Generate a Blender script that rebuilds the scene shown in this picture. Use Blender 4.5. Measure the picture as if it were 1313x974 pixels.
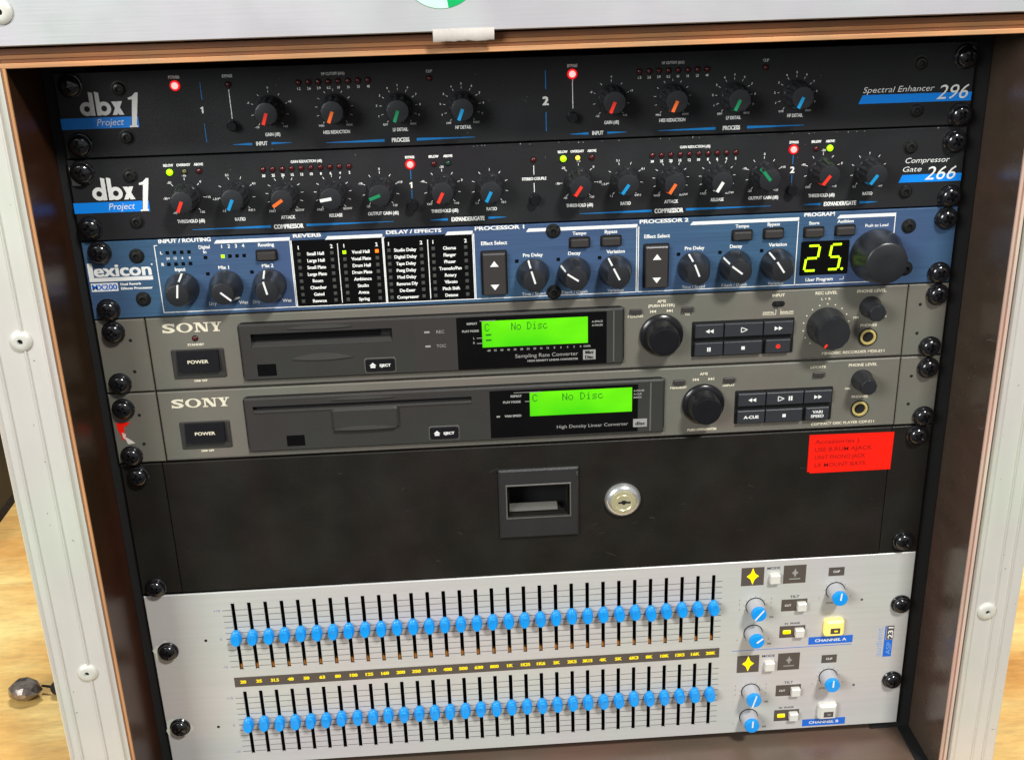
import bpy, math, random
from mathutils import Matrix, Vector
rnd = random.Random(7)
C = bpy.context.scene.collection
S = 0.001                                   # everything below is in millimetres
for o in list(bpy.data.objects): bpy.data.objects.remove(o)
# ------------------------------------------------------------ camera, world, lamps
scene = bpy.context.scene
cam = bpy.data.cameras.new('camera'); co = bpy.data.objects.new('camera', cam); C.objects.link(co)
cam.sensor_width = 36; cam.lens = 40.34; cam.clip_start = 0.02; cam.clip_end = 60
R = Vector((0.99794957, -0.05773731, -0.02762365)); U = Vector((0.04727479, 0.37396651, 0.92623655)); F = Vector((0.04314808, 0.92564327, -0.37592923))
co.matrix_world = Matrix(((R[0], U[0], -F[0], 0.20173), (R[1], U[1], -F[1], -0.61426), (R[2], U[2], -F[2], 0.06872), (0, 0, 0, 1)))
scene.camera = co
w = bpy.data.worlds.new('World'); scene.world = w; w.use_nodes = True
w.node_tree.nodes['Background'].inputs[0].default_value = (0.93, 0.97, 1.0, 1)
w.node_tree.nodes['Background'].inputs[1].default_value = 0.31
def area(name, loc, target, sx, sy, power, col):
    l = bpy.data.lights.new(name, 'AREA'); l.shape = 'RECTANGLE'; l.size = sx; l.size_y = sy; l.energy = power; l.color = col
    o = bpy.data.objects.new(name, l); C.objects.link(o); o.location = loc
    o.rotation_euler = (Vector(target) - Vector(loc)).to_track_quat('-Z', 'Y').to_euler()
    return o
area('ceiling_lamp', (0.24 + 0.72, -1.40, 1.55), (0.24, 0, -0.22), 0.34, 0.22, 56, (1.0, 0.99, 0.955))
area('left_fill_lamp', (-1.35, -1.75, 0.80), (0.24, 0, -0.22), 0.9, 0.9, 47, (0.985, 0.995, 0.98))  # added soft fill, set low to reach under the case's top lip
area('rear_fill_lamp', (0.2, 1.3, 2.3), (0.1, 0.45, -0.49), 1.2, 0.3, 75, (1.0, 0.98, 0.94))  # added fill behind the case, brightens the floor; unseen source
vs = scene.view_settings; vs.view_transform = 'Standard'; vs.look = 'None'; vs.exposure = 0.0; vs.gamma = 1

# ------------------------------------------------------------ materials
def lin(c): return tuple(((v/255)/12.92 if v/255 <= .04045 else ((v/255+.055)/1.055)**2.4) for v in c)
MATS = {}
def mat(name, col, rough=.5, metal=0., var=.0, scale=(60, 60, 60), bump=0., bscale=None, speck=0., speckcol=(190, 185, 175), tint=None,
        tscale=14., emit=0., ecol=None, coat=0., rvar=0., alpha=1., spec=.5):
    m = bpy.data.materials.new(name); m.use_nodes = True; nt = m.node_tree; N = nt.nodes; L = nt.links
    b = N['Principled BSDF']; c = lin(col)
    b.inputs['Base Color'].default_value = (*c, 1); b.inputs['Roughness'].default_value = rough; b.inputs['Metallic'].default_value = metal
    b.inputs['Specular IOR Level'].default_value = spec
    if coat: b.inputs['Coat Weight'].default_value = coat; b.inputs['Coat Roughness'].default_value = .12
    if alpha < 1: b.inputs['Alpha'].default_value = alpha
    if emit: b.inputs['Emission Color'].default_value = (*lin(ecol or col), 1); b.inputs['Emission Strength'].default_value = emit
    if var or bump or speck or tint or rvar:
        tc = N.new('ShaderNodeTexCoord'); mp = N.new('ShaderNodeMapping'); mp.inputs['Scale'].default_value = scale
        L.new(tc.outputs['Object'], mp.inputs['Vector'])
        nz = N.new('ShaderNodeTexNoise'); nz.inputs['Scale'].default_value = 1; nz.inputs['Detail'].default_value = 5
        L.new(mp.outputs[0], nz.inputs['Vector'])
        mr = N.new('ShaderNodeMapRange'); mr.inputs[1].default_value = .25; mr.inputs[2].default_value = .75
        mr.inputs[3].default_value = 1-var; mr.inputs[4].default_value = 1+var; L.new(nz.outputs[0], mr.inputs[0])
        mx = N.new('ShaderNodeVectorMath'); mx.operation = 'SCALE'; mx.inputs[0].default_value = c; L.new(mr.outputs[0], mx.inputs['Scale'])
        out = mx.outputs[0]
        if tint:                                        # slow drift between two casts, old handled metal / laminate; on the LCD, painted light and shade
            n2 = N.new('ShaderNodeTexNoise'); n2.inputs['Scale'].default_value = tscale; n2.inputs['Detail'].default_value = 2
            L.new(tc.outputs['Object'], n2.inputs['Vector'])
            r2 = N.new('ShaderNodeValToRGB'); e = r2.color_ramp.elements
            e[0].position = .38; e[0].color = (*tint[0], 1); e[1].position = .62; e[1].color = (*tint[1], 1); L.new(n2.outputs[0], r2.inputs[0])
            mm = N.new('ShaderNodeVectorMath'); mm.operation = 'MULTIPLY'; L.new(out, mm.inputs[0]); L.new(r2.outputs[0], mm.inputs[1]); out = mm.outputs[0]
        if speck:
            n3 = N.new('ShaderNodeTexNoise'); n3.inputs['Scale'].default_value = 420; n3.inputs['Detail'].default_value = 3
            L.new(tc.outputs['Object'], n3.inputs['Vector'])
            r3 = N.new('ShaderNodeMapRange'); r3.inputs[1].default_value = .70-speck; r3.inputs[2].default_value = .76-speck; L.new(n3.outputs[0], r3.inputs[0])
            m3 = N.new('ShaderNodeMix'); m3.data_type = 'RGBA'; L.new(r3.outputs[0], m3.inputs[0]); L.new(out, m3.inputs[6]); m3.inputs[7].default_value = (*lin(speckcol), 1); out = m3.outputs[2]
        L.new(out, b.inputs['Base Color'])
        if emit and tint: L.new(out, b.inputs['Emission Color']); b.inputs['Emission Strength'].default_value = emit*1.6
        if rvar:
            n4 = N.new('ShaderNodeTexNoise'); n4.inputs['Scale'].default_value = 30; n4.inputs['Detail'].default_value = 6; L.new(tc.outputs['Object'], n4.inputs['Vector'])
            r4 = N.new('ShaderNodeMapRange'); r4.inputs[1].default_value = .3; r4.inputs[2].default_value = .7; r4.inputs[3].default_value = max(.05, rough-rvar); r4.inputs[4].default_value = min(1, rough+rvar)
            L.new(n4.outputs[0], r4.inputs[0]); L.new(r4.outputs[0], b.inputs['Roughness'])
        if bump:
            n5 = N.new('ShaderNodeTexNoise'); n5.inputs['Scale'].default_value = 1; n5.inputs['Detail'].default_value = 3
            mp5 = N.new('ShaderNodeMapping'); mp5.inputs['Scale'].default_value = bscale or (900, 900, 900); L.new(tc.outputs['Object'], mp5.inputs['Vector']); L.new(mp5.outputs[0], n5.inputs['Vector'])
            bp = N.new('ShaderNodeBump'); bp.inputs['Strength'].default_value = bump; bp.inputs['Distance'].default_value = .0004
            L.new(n5.outputs[0], bp.inputs['Height']); L.new(bp.outputs[0], b.inputs['Normal'])
    MATS[name] = m; return m
PG = ((1.0, .93, .96), (.94, 1.0, .95))                    # faint pink / green cast
mat('black_paint', (37, 37, 39), .42, 0, .10, (40, 40, 40), .25, None, .0, (120, 115, 108), ((1.05, .97, 1.0), (.95, 1.03, .98)), 16, rvar=.1, spec=.3)
mat('blue_anodised', (68, 95, 128), .36, .2, .16, (14, 14, 900), .12, (40, 40, 1600), 0, tint=((1.1, .92, 1.02), (.88, 1.03, .98)), tscale=12, rvar=.08)
mat('warm_grey_paint', (106, 103, 95), .48, 0, .05, (50, 50, 50), .22, None, 0, tint=((1.04, .98, .97), (.96, 1.0, .96)), tscale=18)
mat('dark_grey_plastic', (54, 53, 51), .42, 0, .06, (50, 50, 50), .2, spec=.35, tint=((1.05, .96, 1.0), (.95, 1.03, .98)))
mat('mid_grey_plastic', (92, 89, 84), .4, 0, .05, (50, 50, 50), .2)
mat('window_black', (12, 11, 12), .2, 0, .2, spec=.22)
mat('scoop_grey', (66, 65, 62), .35)
mat('hole_black', (6, 6, 6), .9)
mat('panel_print_black', (8, 8, 9), .4, spec=.15)
mat('drawer_paint', (28, 26, 23), .48, 0, .12, (30, 30, 30), .3, None, .0, (90, 80, 70), ((1.12, .97, .97), (.93, 1.02, .92)), 20, rvar=.12, spec=.3)
mat('silver_panel', (202, 201, 199), .42, .2, .04, (8, 8, 400), .1, (30, 30, 1500), 0, tint=((1.0, .96, .975), (.97, 1.0, .955)), tscale=14)
mat('aluminium', (212, 211, 202), .42, .2, .05, (40, 40, 9), .12, (900, 900, 30), .0, (120, 110, 98), ((1.0, .96, .975), (.965, 1.0, .95)), 13, rvar=.1)
mat('aluminium_top', (196, 196, 198), .45, .3, .04, (9, 40, 40), .12, (30, 900, 900), .0, (230, 230, 230), ((1.0, .96, .985), (.96, 1.0, .97)), 16, rvar=.1)
mat('aluminium_dull', (120, 118, 112), .5, .5, .1)
mat('knob_black', (36, 37, 40), .3, 0, .1, bump=.15, rvar=.08)
mat('knob_gloss', (22, 22, 25), .22, 0, .1)
mat('screw_black', (18, 18, 21), .14, 0, .2, spec=.9)
mat('screw_small', (58, 58, 56), .3, .7, .2)
mat('steel', (190, 188, 182), .25, .9, .1)
mat('chrome', (235, 235, 232), .2, .8, .05)
mat('brass', (226, 218, 176), .28, .6, .1)
mat('gold', (245, 222, 140), .3, .5)
mat('latch_grey', (44, 44, 44), .38, 0, .1, bump=.2, spec=.4)
mat('print_white', (232, 232, 228), .5)
mat('print_cream', (222, 214, 190), .5)
mat('print_grey', (150, 150, 146), .5)
mat('print_dark', (82, 80, 84), .5)
mat('print_line', (78, 75, 82), .5)
mat('stripe_blue', (0, 134, 236), .45)
mat('stripe_teal', (10, 116, 186), .45)
mat('print_blue', (30, 104, 206), .5)
mat('print_paleblue', (120, 165, 220), .5)
mat('print_slate', (104, 120, 168), .5)
mat('label_strip', (84, 76, 70), .5)
mat('print_yellow', (250, 225, 20), .5)
mat('pointer_red', (232, 52, 34), .4); mat('pointer_orange', (236, 106, 40), .4); mat('pointer_green', (24, 130, 84), .4)
mat('pointer_blue', (20, 140, 196), .4); mat('pointer_white', (225, 225, 222), .4)
mat('knob_grey', (176, 176, 180), .4, .1)
mat('cap_blue', (8, 148, 232), .38, 0, .04, coat=.3)
mat('button_ivory', (214, 212, 204), .4)
mat('button_dark', (56, 53, 52), .35)
mat('button_key', (48, 50, 54), .34)
mat('led_dark_red', (84, 10, 14), .22, coat=.4); mat('led_dark_green', (26, 66, 48), .25); mat('led_dark_amber', (98, 92, 58), .25); mat('led_grey', (70, 70, 68), .4)
mat('led_red', (255, 40, 40), .3, emit=3.6, ecol=(255, 120, 116)); mat('led_red_glow', (150, 8, 10), .3, emit=1.0, ecol=(235, 10, 22))
mat('led_green', (150, 255, 0), .3, emit=1.25, ecol=(168, 246, 10)); mat('led_orange', (255, 110, 20), .3, emit=1.6, ecol=(255, 104, 10)); mat('led_amber', (240, 220, 60), .3, emit=.75, ecol=(240, 225, 90))
mat('digit_green', (190, 255, 20), .3, emit=1.1, ecol=(180, 246, 20))
mat('lcd_green', (84, 200, 10), .25, 0, .12, (20, 20, 60), emit=.24, ecol=(112, 224, 6), tint=((1.35, 1.1, .9), (.42, .72, .9)), tscale=19); mat('lcd_ink', (26, 116, 12), .5)  # LCD tint paints patchy light and shade into its colour and glow
mat('lamp_yellow', (246, 226, 130), .4, emit=.42, ecol=(255, 216, 80)); mat('lamp_star', (255, 225, 0), .4, emit=.5, ecol=(255, 220, 0))
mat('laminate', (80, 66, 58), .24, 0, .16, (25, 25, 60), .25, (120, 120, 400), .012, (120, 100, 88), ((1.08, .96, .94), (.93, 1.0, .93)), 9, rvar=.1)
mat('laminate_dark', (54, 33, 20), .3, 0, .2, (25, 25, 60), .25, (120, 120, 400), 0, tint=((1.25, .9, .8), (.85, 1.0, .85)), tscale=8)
mat('floor_board', (100, 83, 72), .35, 0, .2, (12, 40, 40), .2, None, .0, (225, 210, 200), ((1.1, .95, .95), (.92, 1.0, .96)), 14, rvar=.12)
for i, c in enumerate(((120, 78, 48), (172, 120, 76), (134, 86, 52), (190, 142, 98))): mat('veneer_top_%d' % i, c, .65, 0, .36, (14, 60, 400), .4, (20, 300, 900), 0, tint=((1.1, .97, .9), (.88, .92, .95)), tscale=26)
for i, c in enumerate(((190, 138, 92), (140, 96, 62))): mat('veneer_left_%d' % i, c, .6, 0, .2, (500, 60, 14))
for i, c in enumerate(((196, 164, 150), (160, 124, 108), (206, 182, 168))): mat('veneer_right_%d' % i, c, .6, 0, .16, (500, 60, 14), 0, None, 0, tint=((1.0, .93, .9), (.93, 1, .95)), tscale=18)
mat('ply_top', (150, 101, 62), .6, 0, .6, (9, 60, 520), .4, (20, 300, 900))
mat('ply_left', (196, 134, 78), .6, 0, .28, (500, 60, 8), .3, (900, 300, 20))
mat('ply_right', (198, 166, 150), .6, 0, .16, (500, 60, 8), .3, (900, 300, 20), 0, tint=((1.0, .9, .86), (.95, 1, .95)), tscale=18)
mat('red_label', (238, 28, 10), .35, 0, .05, bump=.5, bscale=(90, 90, 160)); mat('label_ink', (150, 8, 6), .5)
mat('tape_white', (214, 206, 198), .3, 0, .12, bump=.4, bscale=(400, 400, 60)); mat('sticker_green', (10, 176, 96), .35, 0, .15); mat('sticker_pale', (196, 240, 214), .35, 0, .1)
mat('wear_metal', (214, 216, 204), .4, .1, .2, (400, 400, 400), .4)
mat('scrap_metal', (150, 140, 132), .3, .8, .6, (160, 160, 160), .8, (260, 260, 260))
mat('added_dark_floor', (44, 42, 42), .9, 0, .3, (200, 200, 200), .6)
mat('rubber', (16, 16, 17), .8, 0, .2)
mat('flight_black', (28, 26, 25), .55, 0, .2, bump=.3)
mat('amber_block', (190, 120, 40), .4)

def floor_material():
    m = bpy.data.materials.new('floor_wood'); m.use_nodes = True; nt = m.node_tree; N = nt.nodes; L = nt.links; b = N['Principled BSDF']
    tc = N.new('ShaderNodeTexCoord'); mp = N.new('ShaderNodeMapping'); mp.inputs['Scale'].default_value = (8, 19, 8); mp.inputs['Rotation'].default_value = (0, 0, .12)
    L.new(tc.outputs['Object'], mp.inputs[0]); n = N.new('ShaderNodeTexNoise'); n.inputs['Scale'].default_value = 1; n.inputs['Detail'].default_value = 6; n.inputs['Distortion'].default_value = .6
    L.new(mp.outputs[0], n.inputs[0]); r = N.new('ShaderNodeValToRGB'); e = r.color_ramp.elements
    e[0].position = .3; e[0].color = (*lin((226, 170, 92)), 1); e[1].position = .68; e[1].color = (*lin((253, 224, 146)), 1)
    L.new(n.outputs[0], r.inputs[0])
    n2 = N.new('ShaderNodeTexNoise'); n2.inputs['Scale'].default_value = 9; n2.inputs['Detail'].default_value = 4; L.new(tc.outputs['Object'], n2.inputs[0])
    r2 = N.new('ShaderNodeValToRGB'); e = r2.color_ramp.elements; e[0].position = .3; e[0].color = (.86, .72, .55, 1); e[1].position = .56; e[1].color = (1, 1, 1, 1); L.new(n2.outputs[0], r2.inputs[0])
    mm = N.new('ShaderNodeVectorMath'); mm.operation = 'MULTIPLY'; L.new(r.outputs[0], mm.inputs[0]); L.new(r2.outputs[0], mm.inputs[1]); L.new(mm.outputs[0], b.inputs['Base Color'])
    mp3 = N.new('ShaderNodeMapping'); mp3.inputs['Scale'].default_value = (45, 190, 45); mp3.inputs['Rotation'].default_value = (0, 0, .12); L.new(tc.outputs['Object'], mp3.inputs[0])
    n3 = N.new('ShaderNodeTexNoise'); n3.inputs['Scale'].default_value = 1; n3.inputs['Detail'].default_value = 8; n3.inputs['Roughness'].default_value = .7; L.new(mp3.outputs[0], n3.inputs[0])
    r3 = N.new('ShaderNodeMapRange'); r3.inputs[1].default_value = .3; r3.inputs[2].default_value = .7; r3.inputs[3].default_value = .72; r3.inputs[4].default_value = 1.1; L.new(n3.outputs[0], r3.inputs[0])
    m4 = N.new('ShaderNodeVectorMath'); m4.operation = 'SCALE'; L.new(mm.outputs[0], m4.inputs[0]); L.new(r3.outputs[0], m4.inputs['Scale']); L.new(m4.outputs[0], b.inputs['Base Color'])
    bp = N.new('ShaderNodeBump'); bp.inputs['Strength'].default_value = .4; bp.inputs['Distance'].default_value = .001; L.new(n3.outputs[0], bp.inputs['Height']); L.new(bp.outputs[0], b.inputs['Normal'])
    b.inputs['Roughness'].default_value = .45; MATS['floor_wood'] = m
floor_material()

# ------------------------------------------------------------ mesh building
class MB:
    def __init__(s): s.v = []; s.f = []
    def add(s, vs, fs):
        n = len(s.v); s.v += [tuple(v) for v in vs]; s.f += [tuple(i+n for i in f) for f in fs]; return s
    def loft(s, rings, cap0=True, cap1=True):
        k = len(rings[0]); n = len(s.v)
        for r in rings: s.v += [tuple(p) for p in r]
        for i in range(len(rings)-1):
            for j in range(k):
                a, b = n+i*k+j, n+i*k+(j+1) % k; s.f.append((a, b, b+k, a+k))
        if cap0: s.f.append(tuple(n+j for j in range(k))[::-1])
        if cap1: s.f.append(tuple(n+(len(rings)-1)*k+j for j in range(k)))
        return s
    def box(s, x0, x1, y0, y1, z0, z1, ch=0.):            # y0 = front; ch bevels the front edges
        def rg(y, d): return [(x0+d, y, z0+d), (x1-d, y, z0+d), (x1-d, y, z1-d), (x0+d, y, z1-d)]
        return s.loft([rg(y1, 0), rg(y0+ch, 0), rg(y0, ch)] if ch else [rg(y1, 0), rg(y0, 0)])
    def rr(s, x0, x1, y0, y1, z0, z1, r, ch=0., n=4):     # rounded rectangle block facing the front
        def rg(y, d):
            p = []; q = max(r-d, .01)
            for cx, cz, a in ((x1-d-q, z1-d-q, 0), (x0+d+q, z1-d-q, 90), (x0+d+q, z0+d+q, 180), (x1-d-q, z0+d+q, 270)):
                for i in range(n+1):
                    t = math.radians(a+90*i/n); p.append((cx+q*math.cos(t), y, cz+q*math.sin(t)))
            return p[::-1] if False else p
        return s.loft([rg(y1, 0), rg(y0+ch, 0), rg(y0, ch)] if ch else [rg(y1, 0), rg(y0, 0)])
    def lathe(s, prof, n=32, cx=0, cz=0, sx=1, sz=1, wob=None, cap=True):   # prof: (radius, height towards the front)
        rings = []
        for i, (r, h) in enumerate(prof):
            rings.append([(cx+sx*r*(wob(t, i) if wob else 1)*math.cos(2*math.pi*t/n), -h, cz+sz*r*(wob(t, i) if wob else 1)*math.sin(2*math.pi*t/n)) for t in range(n)])
        return s.loft(rings, False, cap)
    def poly(s, pts, y): s.add([(x, y, z) for x, z in pts], [tuple(range(len(pts)))]); return s
    def prism(s, pts, y0, y1): return s.loft([[(x, y1, z) for x, z in pts], [(x, y0, z) for x, z in pts]])
    def line(s, x0, z0, x1, z1, wd, y):
        d = Vector((x1-x0, z1-z0)); d.normalize(); n = Vector((-d.y, d.x))*wd/2
        return s.poly([(x0-n.x, z0-n.y), (x1-n.x, z1-n.y), (x1+n.x, z1+n.y), (x0+n.x, z0+n.y)], y)
    def rect(s, x0, x1, z0, z1, y): return s.poly([(x0, z0), (x1, z0), (x1, z1), (x0, z1)], y)
    def ring(s, cx, cz, r0, r1, y, n=28, sx=1, a0=0, a1=360):
        for i in range(n):
            a, b = math.radians(a0+(a1-a0)*i/n), math.radians(a0+(a1-a0)*(i+1)/n)
            s.poly([(cx+sx*r*math.cos(t), cz+r*math.sin(t)) for r, t in ((r0, a), (r1, a), (r1, b), (r0, b))], y)
        return s
    def disc(s, cx, cz, r, y, n=20): return s.poly([(cx+r*math.cos(2*math.pi*i/n), cz+r*math.sin(2*math.pi*i/n)) for i in range(n)], y)
    def plate(s, x0, x1, y0, y1, z0, z1, holes, ch=.3):   # flat plate with real rectangular openings
        xs = sorted({x0+ch, x1-ch, *[h[0] for h in holes], *[h[1] for h in holes]}); zs = sorted({z0+ch, z1-ch, *[h[2] for h in holes], *[h[3] for h in holes]})
        for i in range(len(xs)-1):
            for j in range(len(zs)-1):
                mx, mz = (xs[i]+xs[i+1])/2, (zs[j]+zs[j+1])/2
                if any(h[0] < mx < h[1] and h[2] < mz < h[3] for h in holes): continue
                s.rect(xs[i], xs[i+1], zs[j], zs[j+1], y0)
        for a, b, c, d in holes:
            s.add([(a, y0, c), (b, y0, c), (b, y0, d), (a, y0, d), (a, y1, c), (b, y1, c), (b, y1, d), (a, y1, d)], [(0, 1, 5, 4), (1, 2, 6, 5), (2, 3, 7, 6), (3, 0, 4, 7)])
        o = [(x0+ch, y0, z0+ch), (x1-ch, y0, z0+ch), (x1-ch, y0, z1-ch), (x0+ch, y0, z1-ch)]
        q = [(x0, y0+ch, z0), (x1, y0+ch, z0), (x1, y0+ch, z1), (x0, y0+ch, z1)]
        s.loft([[(x, y1, z) for x, y, z in q], q, o], False, False)
        return s
    def mesh(s, name, m, smooth=False, org=(0, 0, 0)):
        me = bpy.data.meshes.new(name)
        me.from_pydata([((x-org[0])*S, (y-org[1])*S, (z-org[2])*S) for x, y, z in s.v], [], s.f); me.materials.append(MATS[m])
        import bmesh
        bm = bmesh.new(); bm.from_mesh(me)
        if smooth: bmesh.ops.remove_doubles(bm, verts=bm.verts, dist=1e-7)
        if smooth != 'flatprint': bmesh.ops.recalc_face_normals(bm, faces=bm.faces)
        bm.to_mesh(me); bm.free()
        if smooth is True:
            me.polygons.foreach_set('use_smooth', [True]*len(me.polygons)); me.set_sharp_from_angle(angle=math.radians(38))
        return me
def wloc(p):                                             # world position (mm) of a parent chain (roots are rotated only slightly)
    x = Vector((0, 0, 0))
    while p: x += p.location/S; p = p.parent
    return x
def link(name, me, parent=None, loc=None, label=None, kind=None, rot=None):
    o = bpy.data.objects.new(name, me); C.objects.link(o)
    if parent: o.parent = parent
    o.location = Vector(loc or (0, 0, 0))*S
    if rot: o.rotation_euler = rot
    if label: o['label'] = label
    if kind: o['kind'] = kind
    return o
def part(name, mb, m, parent, smooth=False, label=None, kind=None):   # mb in global mm; parent any
    if smooth == 'flatprint' and name in ('lettering', 'accent_lines', 'scale_lines', 'centre_lines', 'scale_print', 'frequency_print', 'key_print', 'window_print', 'white_print', 'maker_print', 'blue_print', 'screen_text', 'digits', 'label_print', 'arrow_print', 'logo'): kind = 'stuff'
    xs = [v[0] for v in mb.v]; ys = [v[1] for v in mb.v]; zs = [v[2] for v in mb.v]
    c = Vector(((min(xs)+max(xs))/2, max(ys), (min(zs)+max(zs))/2))
    return link(name, mb.mesh(name, m, smooth, c), parent, c-wloc(parent) if parent else c, label, kind)
def inst(name, me, parent, x, z, y=0, label=None, rot=None):
    return link(name, me, parent, Vector((x, y, z))-wloc(parent), label, None, rot)
def thing(name, label, cat, loc):
    o = bpy.data.objects.new(name, None); C.objects.link(o); o.location = Vector(loc)*S; o['label'] = label; o['category'] = cat; o.empty_display_size = .05
    return o
# ---- lettering -------------------------------------------------------------
CACHE = {}
def glyphs(txt, bold, space=1.0):
    k = (txt, bold, space)
    if k in CACHE: return CACHE[k]
    cu = bpy.data.curves.new('t', 'FONT'); cu.body = txt; cu.size = 1; cu.offset = bold; cu.resolution_u = 3; cu.space_character = space
    ob = bpy.data.objects.new('t', cu); me = bpy.data.meshes.new_from_object(ob)
    v = [tuple(q.co) for q in me.vertices]; f = [tuple(q.vertices) for q in me.polygons]
    bpy.data.meshes.remove(me); bpy.data.objects.remove(ob); bpy.data.curves.remove(cu)
    CACHE[k] = (v, f); return CACHE[k]
CAPH = max(q[1] for q in glyphs('H', 0)[0])
def text(mb, s, x, z, h, y=-.05, al='c', wx=1., bold=.012, shear=0., fit=None, rot=0, space=1.):   # z = baseline, h = cap height
    extra = 0
    if bold > .014: extra = (bold-.010)*1.1; bold = .010
    v, f = glyphs(s, bold, space)
    if not v: return
    k = h/CAPH; x0 = min(q[0] for q in v); x1 = max(q[0] for q in v)
    if fit: wx = fit/((x1-x0)*k)
    off = {'c': (x0+x1)/2, 'l': x0, 'r': x1}[al]; cs, sn = math.cos(rot), math.sin(rot); out = []
    for q in v:
        a = (q[0]-off)*k*wx+q[1]*k*shear; b = q[1]*k
        out.append((x+a*cs-b*sn, y, z+a*sn+b*cs))
    if extra:
        d = extra*k
        for i, (ox, oz) in enumerate(((-d, d*.4), (d, d*.4), (-d, -d*.4), (d, -d*.4))): mb.add([(p[0]+ox*cs-oz*sn, y-.004*(i+1), p[2]+ox*sn+oz*cs) for p in out], f)
    mb.add(out, f)
def one(m, x, z, h): m.poly([(x-.1*h, z), (x+.15*h, z), (x+.15*h, z+h), (x-.02*h, z+h), (x-.3*h, z+.78*h), (x-.3*h, z+.62*h), (x-.1*h, z+.72*h)], -.06)
def tbar(mb, xa, xb, z, h, y=-.04, taper=True):          # stripe that narrows to points towards the outer end
    mb.poly([(xa, z-h*.08), (xb, z-h/2), (xb, z+h/2), (xa, z+h*.08)] if taper else [(xa, z-h/2), (xb, z-h/2), (xb, z+h/2), (xa, z+h/2)], y)

# ------------------------------------------------------------ shared pieces
def rack_screw_mesh():
    m = MB(); n = 48; m.lathe([(6.4, 0), (6.5, .8), (6.0, 1.4), (5.5, 1.5)], n, cap=False)
    rr = [5.4, 5.5, 5.2, 4.4, 3.4, 2.9, 2.6, 2.1, 1.5, .95, .6, .2]; hh = [1.2, 2.2, 3.2, 4.1, 4.6, 4.75, 4.8, 4.85, 4.9, 4.9, 4.9, 4.9]
    rings = []
    for r, h in zip(rr, hh):
        rg = []
        for t in range(n):
            a = 2*math.pi*t/n; x, z = r*math.cos(a), r*math.sin(a)
            d = 1.9 if (r < 2.8 and (abs(x) < .62 or abs(z) < .62)) else 0
            rg.append((x, -(h-d), z))
        rings.append(rg)
    m.loft(rings, False, True); return m.mesh('rack_screw', 'screw_black', True)
def hex_mesh():
    m = MB(); n = 24; m.lathe([(4.1, -.02), (4.2, .15), (3.7, .2), (3.3, .25), (3.2, 1.0), (2.6, 1.7), (1.5, 1.9)], n, cap=False)
    m.lathe([(1.5, 1.9), (1.45, .7)], 6); return m.mesh('socket_screw', 'screw_small', True)
def led_mesh(name, m_, r=1.25, h=1.1):
    return MB().lathe([(r, 0), (r, h*.4), (r*.86, h*.75), (r*.5, h*.97), (r*.15, h)], 14).mesh(name, m_, True)
RACKSCREW = rack_screw_mesh(); HEX = hex_mesh()
LED = {k: led_mesh('indicator_lamp', 'led_'+k) for k in ('dark_red', 'dark_green', 'dark_amber')}
LED.update({k: led_mesh('indicator_lamp', 'led_'+k, 1.75, 1.6) for k in ('red', 'green')}); LED['amber'] = led_mesh('indicator_lamp', 'led_amber', 1.35)
HALO = MB().lathe([(2.7, 0), (2.6, .35), (1.6, .5)], 20).mesh('lamp_collar_or_glow', 'led_red_glow', True)  # glow around a lit red lamp, imitated by an emissive collar
RING = MB().lathe([(1.75, 0), (1.7, .4), (1.25, .42), (1.2, .1)], 18, cap=False).mesh('lamp_collar_or_glow', 'hole_black', True)
def knurl(n, a, rings): return lambda t, i: 1+(a if (t % 4 < 2) else -a) if i in rings else 1
DK = MB().lathe([(7.6, 0), (7.7, .8), (7.4, 1.6), (6.7, 2.2), (6.2, 9.5), (6.0, 12.8), (5.6, 13.8), (4.9, 14.0)], 48, wob=knurl(48, .045, (3, 4, 5))).mesh('knob', 'knob_black', True)
def pointer(color, r0, r1, wd, h, r2=None, h2=0):        # bar on the cap that folds down the skirt, pointing to +z
    m = MB(); y = -(h+.08); w2 = wd/2
    m.box(-w2, w2, y-.12, y+.05, r0, r1)
    if r2: m.loft([[(-w2, -(h-.6), r1-.6), (w2, -(h-.6), r1-.6), (w2, -(h2), r2), (-w2, -(h2), r2)], [(-w2, y-.12, r1-.05), (w2, y-.12, r1-.05), (w2, -(h2+.1), r2+.3), (-w2, -(h2+.1), r2+.3)]])
    return m.mesh('pointer', color)
DP = {c: pointer('pointer_'+c, -.4, 5.7, 1.7, 14.0, 6.35, 8.5) for c in ('red', 'orange', 'green', 'blue', 'white')}
BTN = MB().lathe([(3.4, 0), (3.4, .4), (2.7, .5), (2.6, 3.6), (2.2, 4.0)], 24).mesh('push_button', 'knob_gloss', True)
LK = MB().lathe([(9.2, 0), (9.3, 1.2), (8.7, 3.0), (7.2, 9.5), (6.4, 13.0), (5.9, 13.8), (5.3, 14.0)], 48).mesh('knob', 'knob_black', True)
LP = pointer('pointer_white', -1.2, 5.9, 1.0, 14.0, 9.0, 2.6)
def knob(parent, me, pm, x, z, ang, label=None):
    k = inst('knob', me, parent, x, z, label=label)
    link('pointer', pm, k, (0, 0, 0), rot=(0, math.radians(ang), 0)); return k
def lamp(parent, kind, x, z, ring=True, label=None):
    o = inst('indicator_lamp', LED[kind], parent, x, z, label=label)
    if kind == 'red': link('lamp_collar_or_glow', HALO, o, (0, 0, 0))
    elif ring: link('lamp_collar_or_glow', RING, o, (0, 0, 0))
    return o
def ticks(mb, x, z, r, angs, ln=1.2, wd=.28):
    for a in angs:
        t = math.radians(a); s, c = math.sin(t), math.cos(t); mb.line(x+r*s, z+r*c, x+(r+ln)*s, z+(r+ln)*c, wd, -.05)
def screws(parent, pts):
    for x, z in pts: inst('rack_screw', RACKSCREW, parent, x, z, rot=(0, rnd.uniform(0, 1.57), 0))

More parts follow.
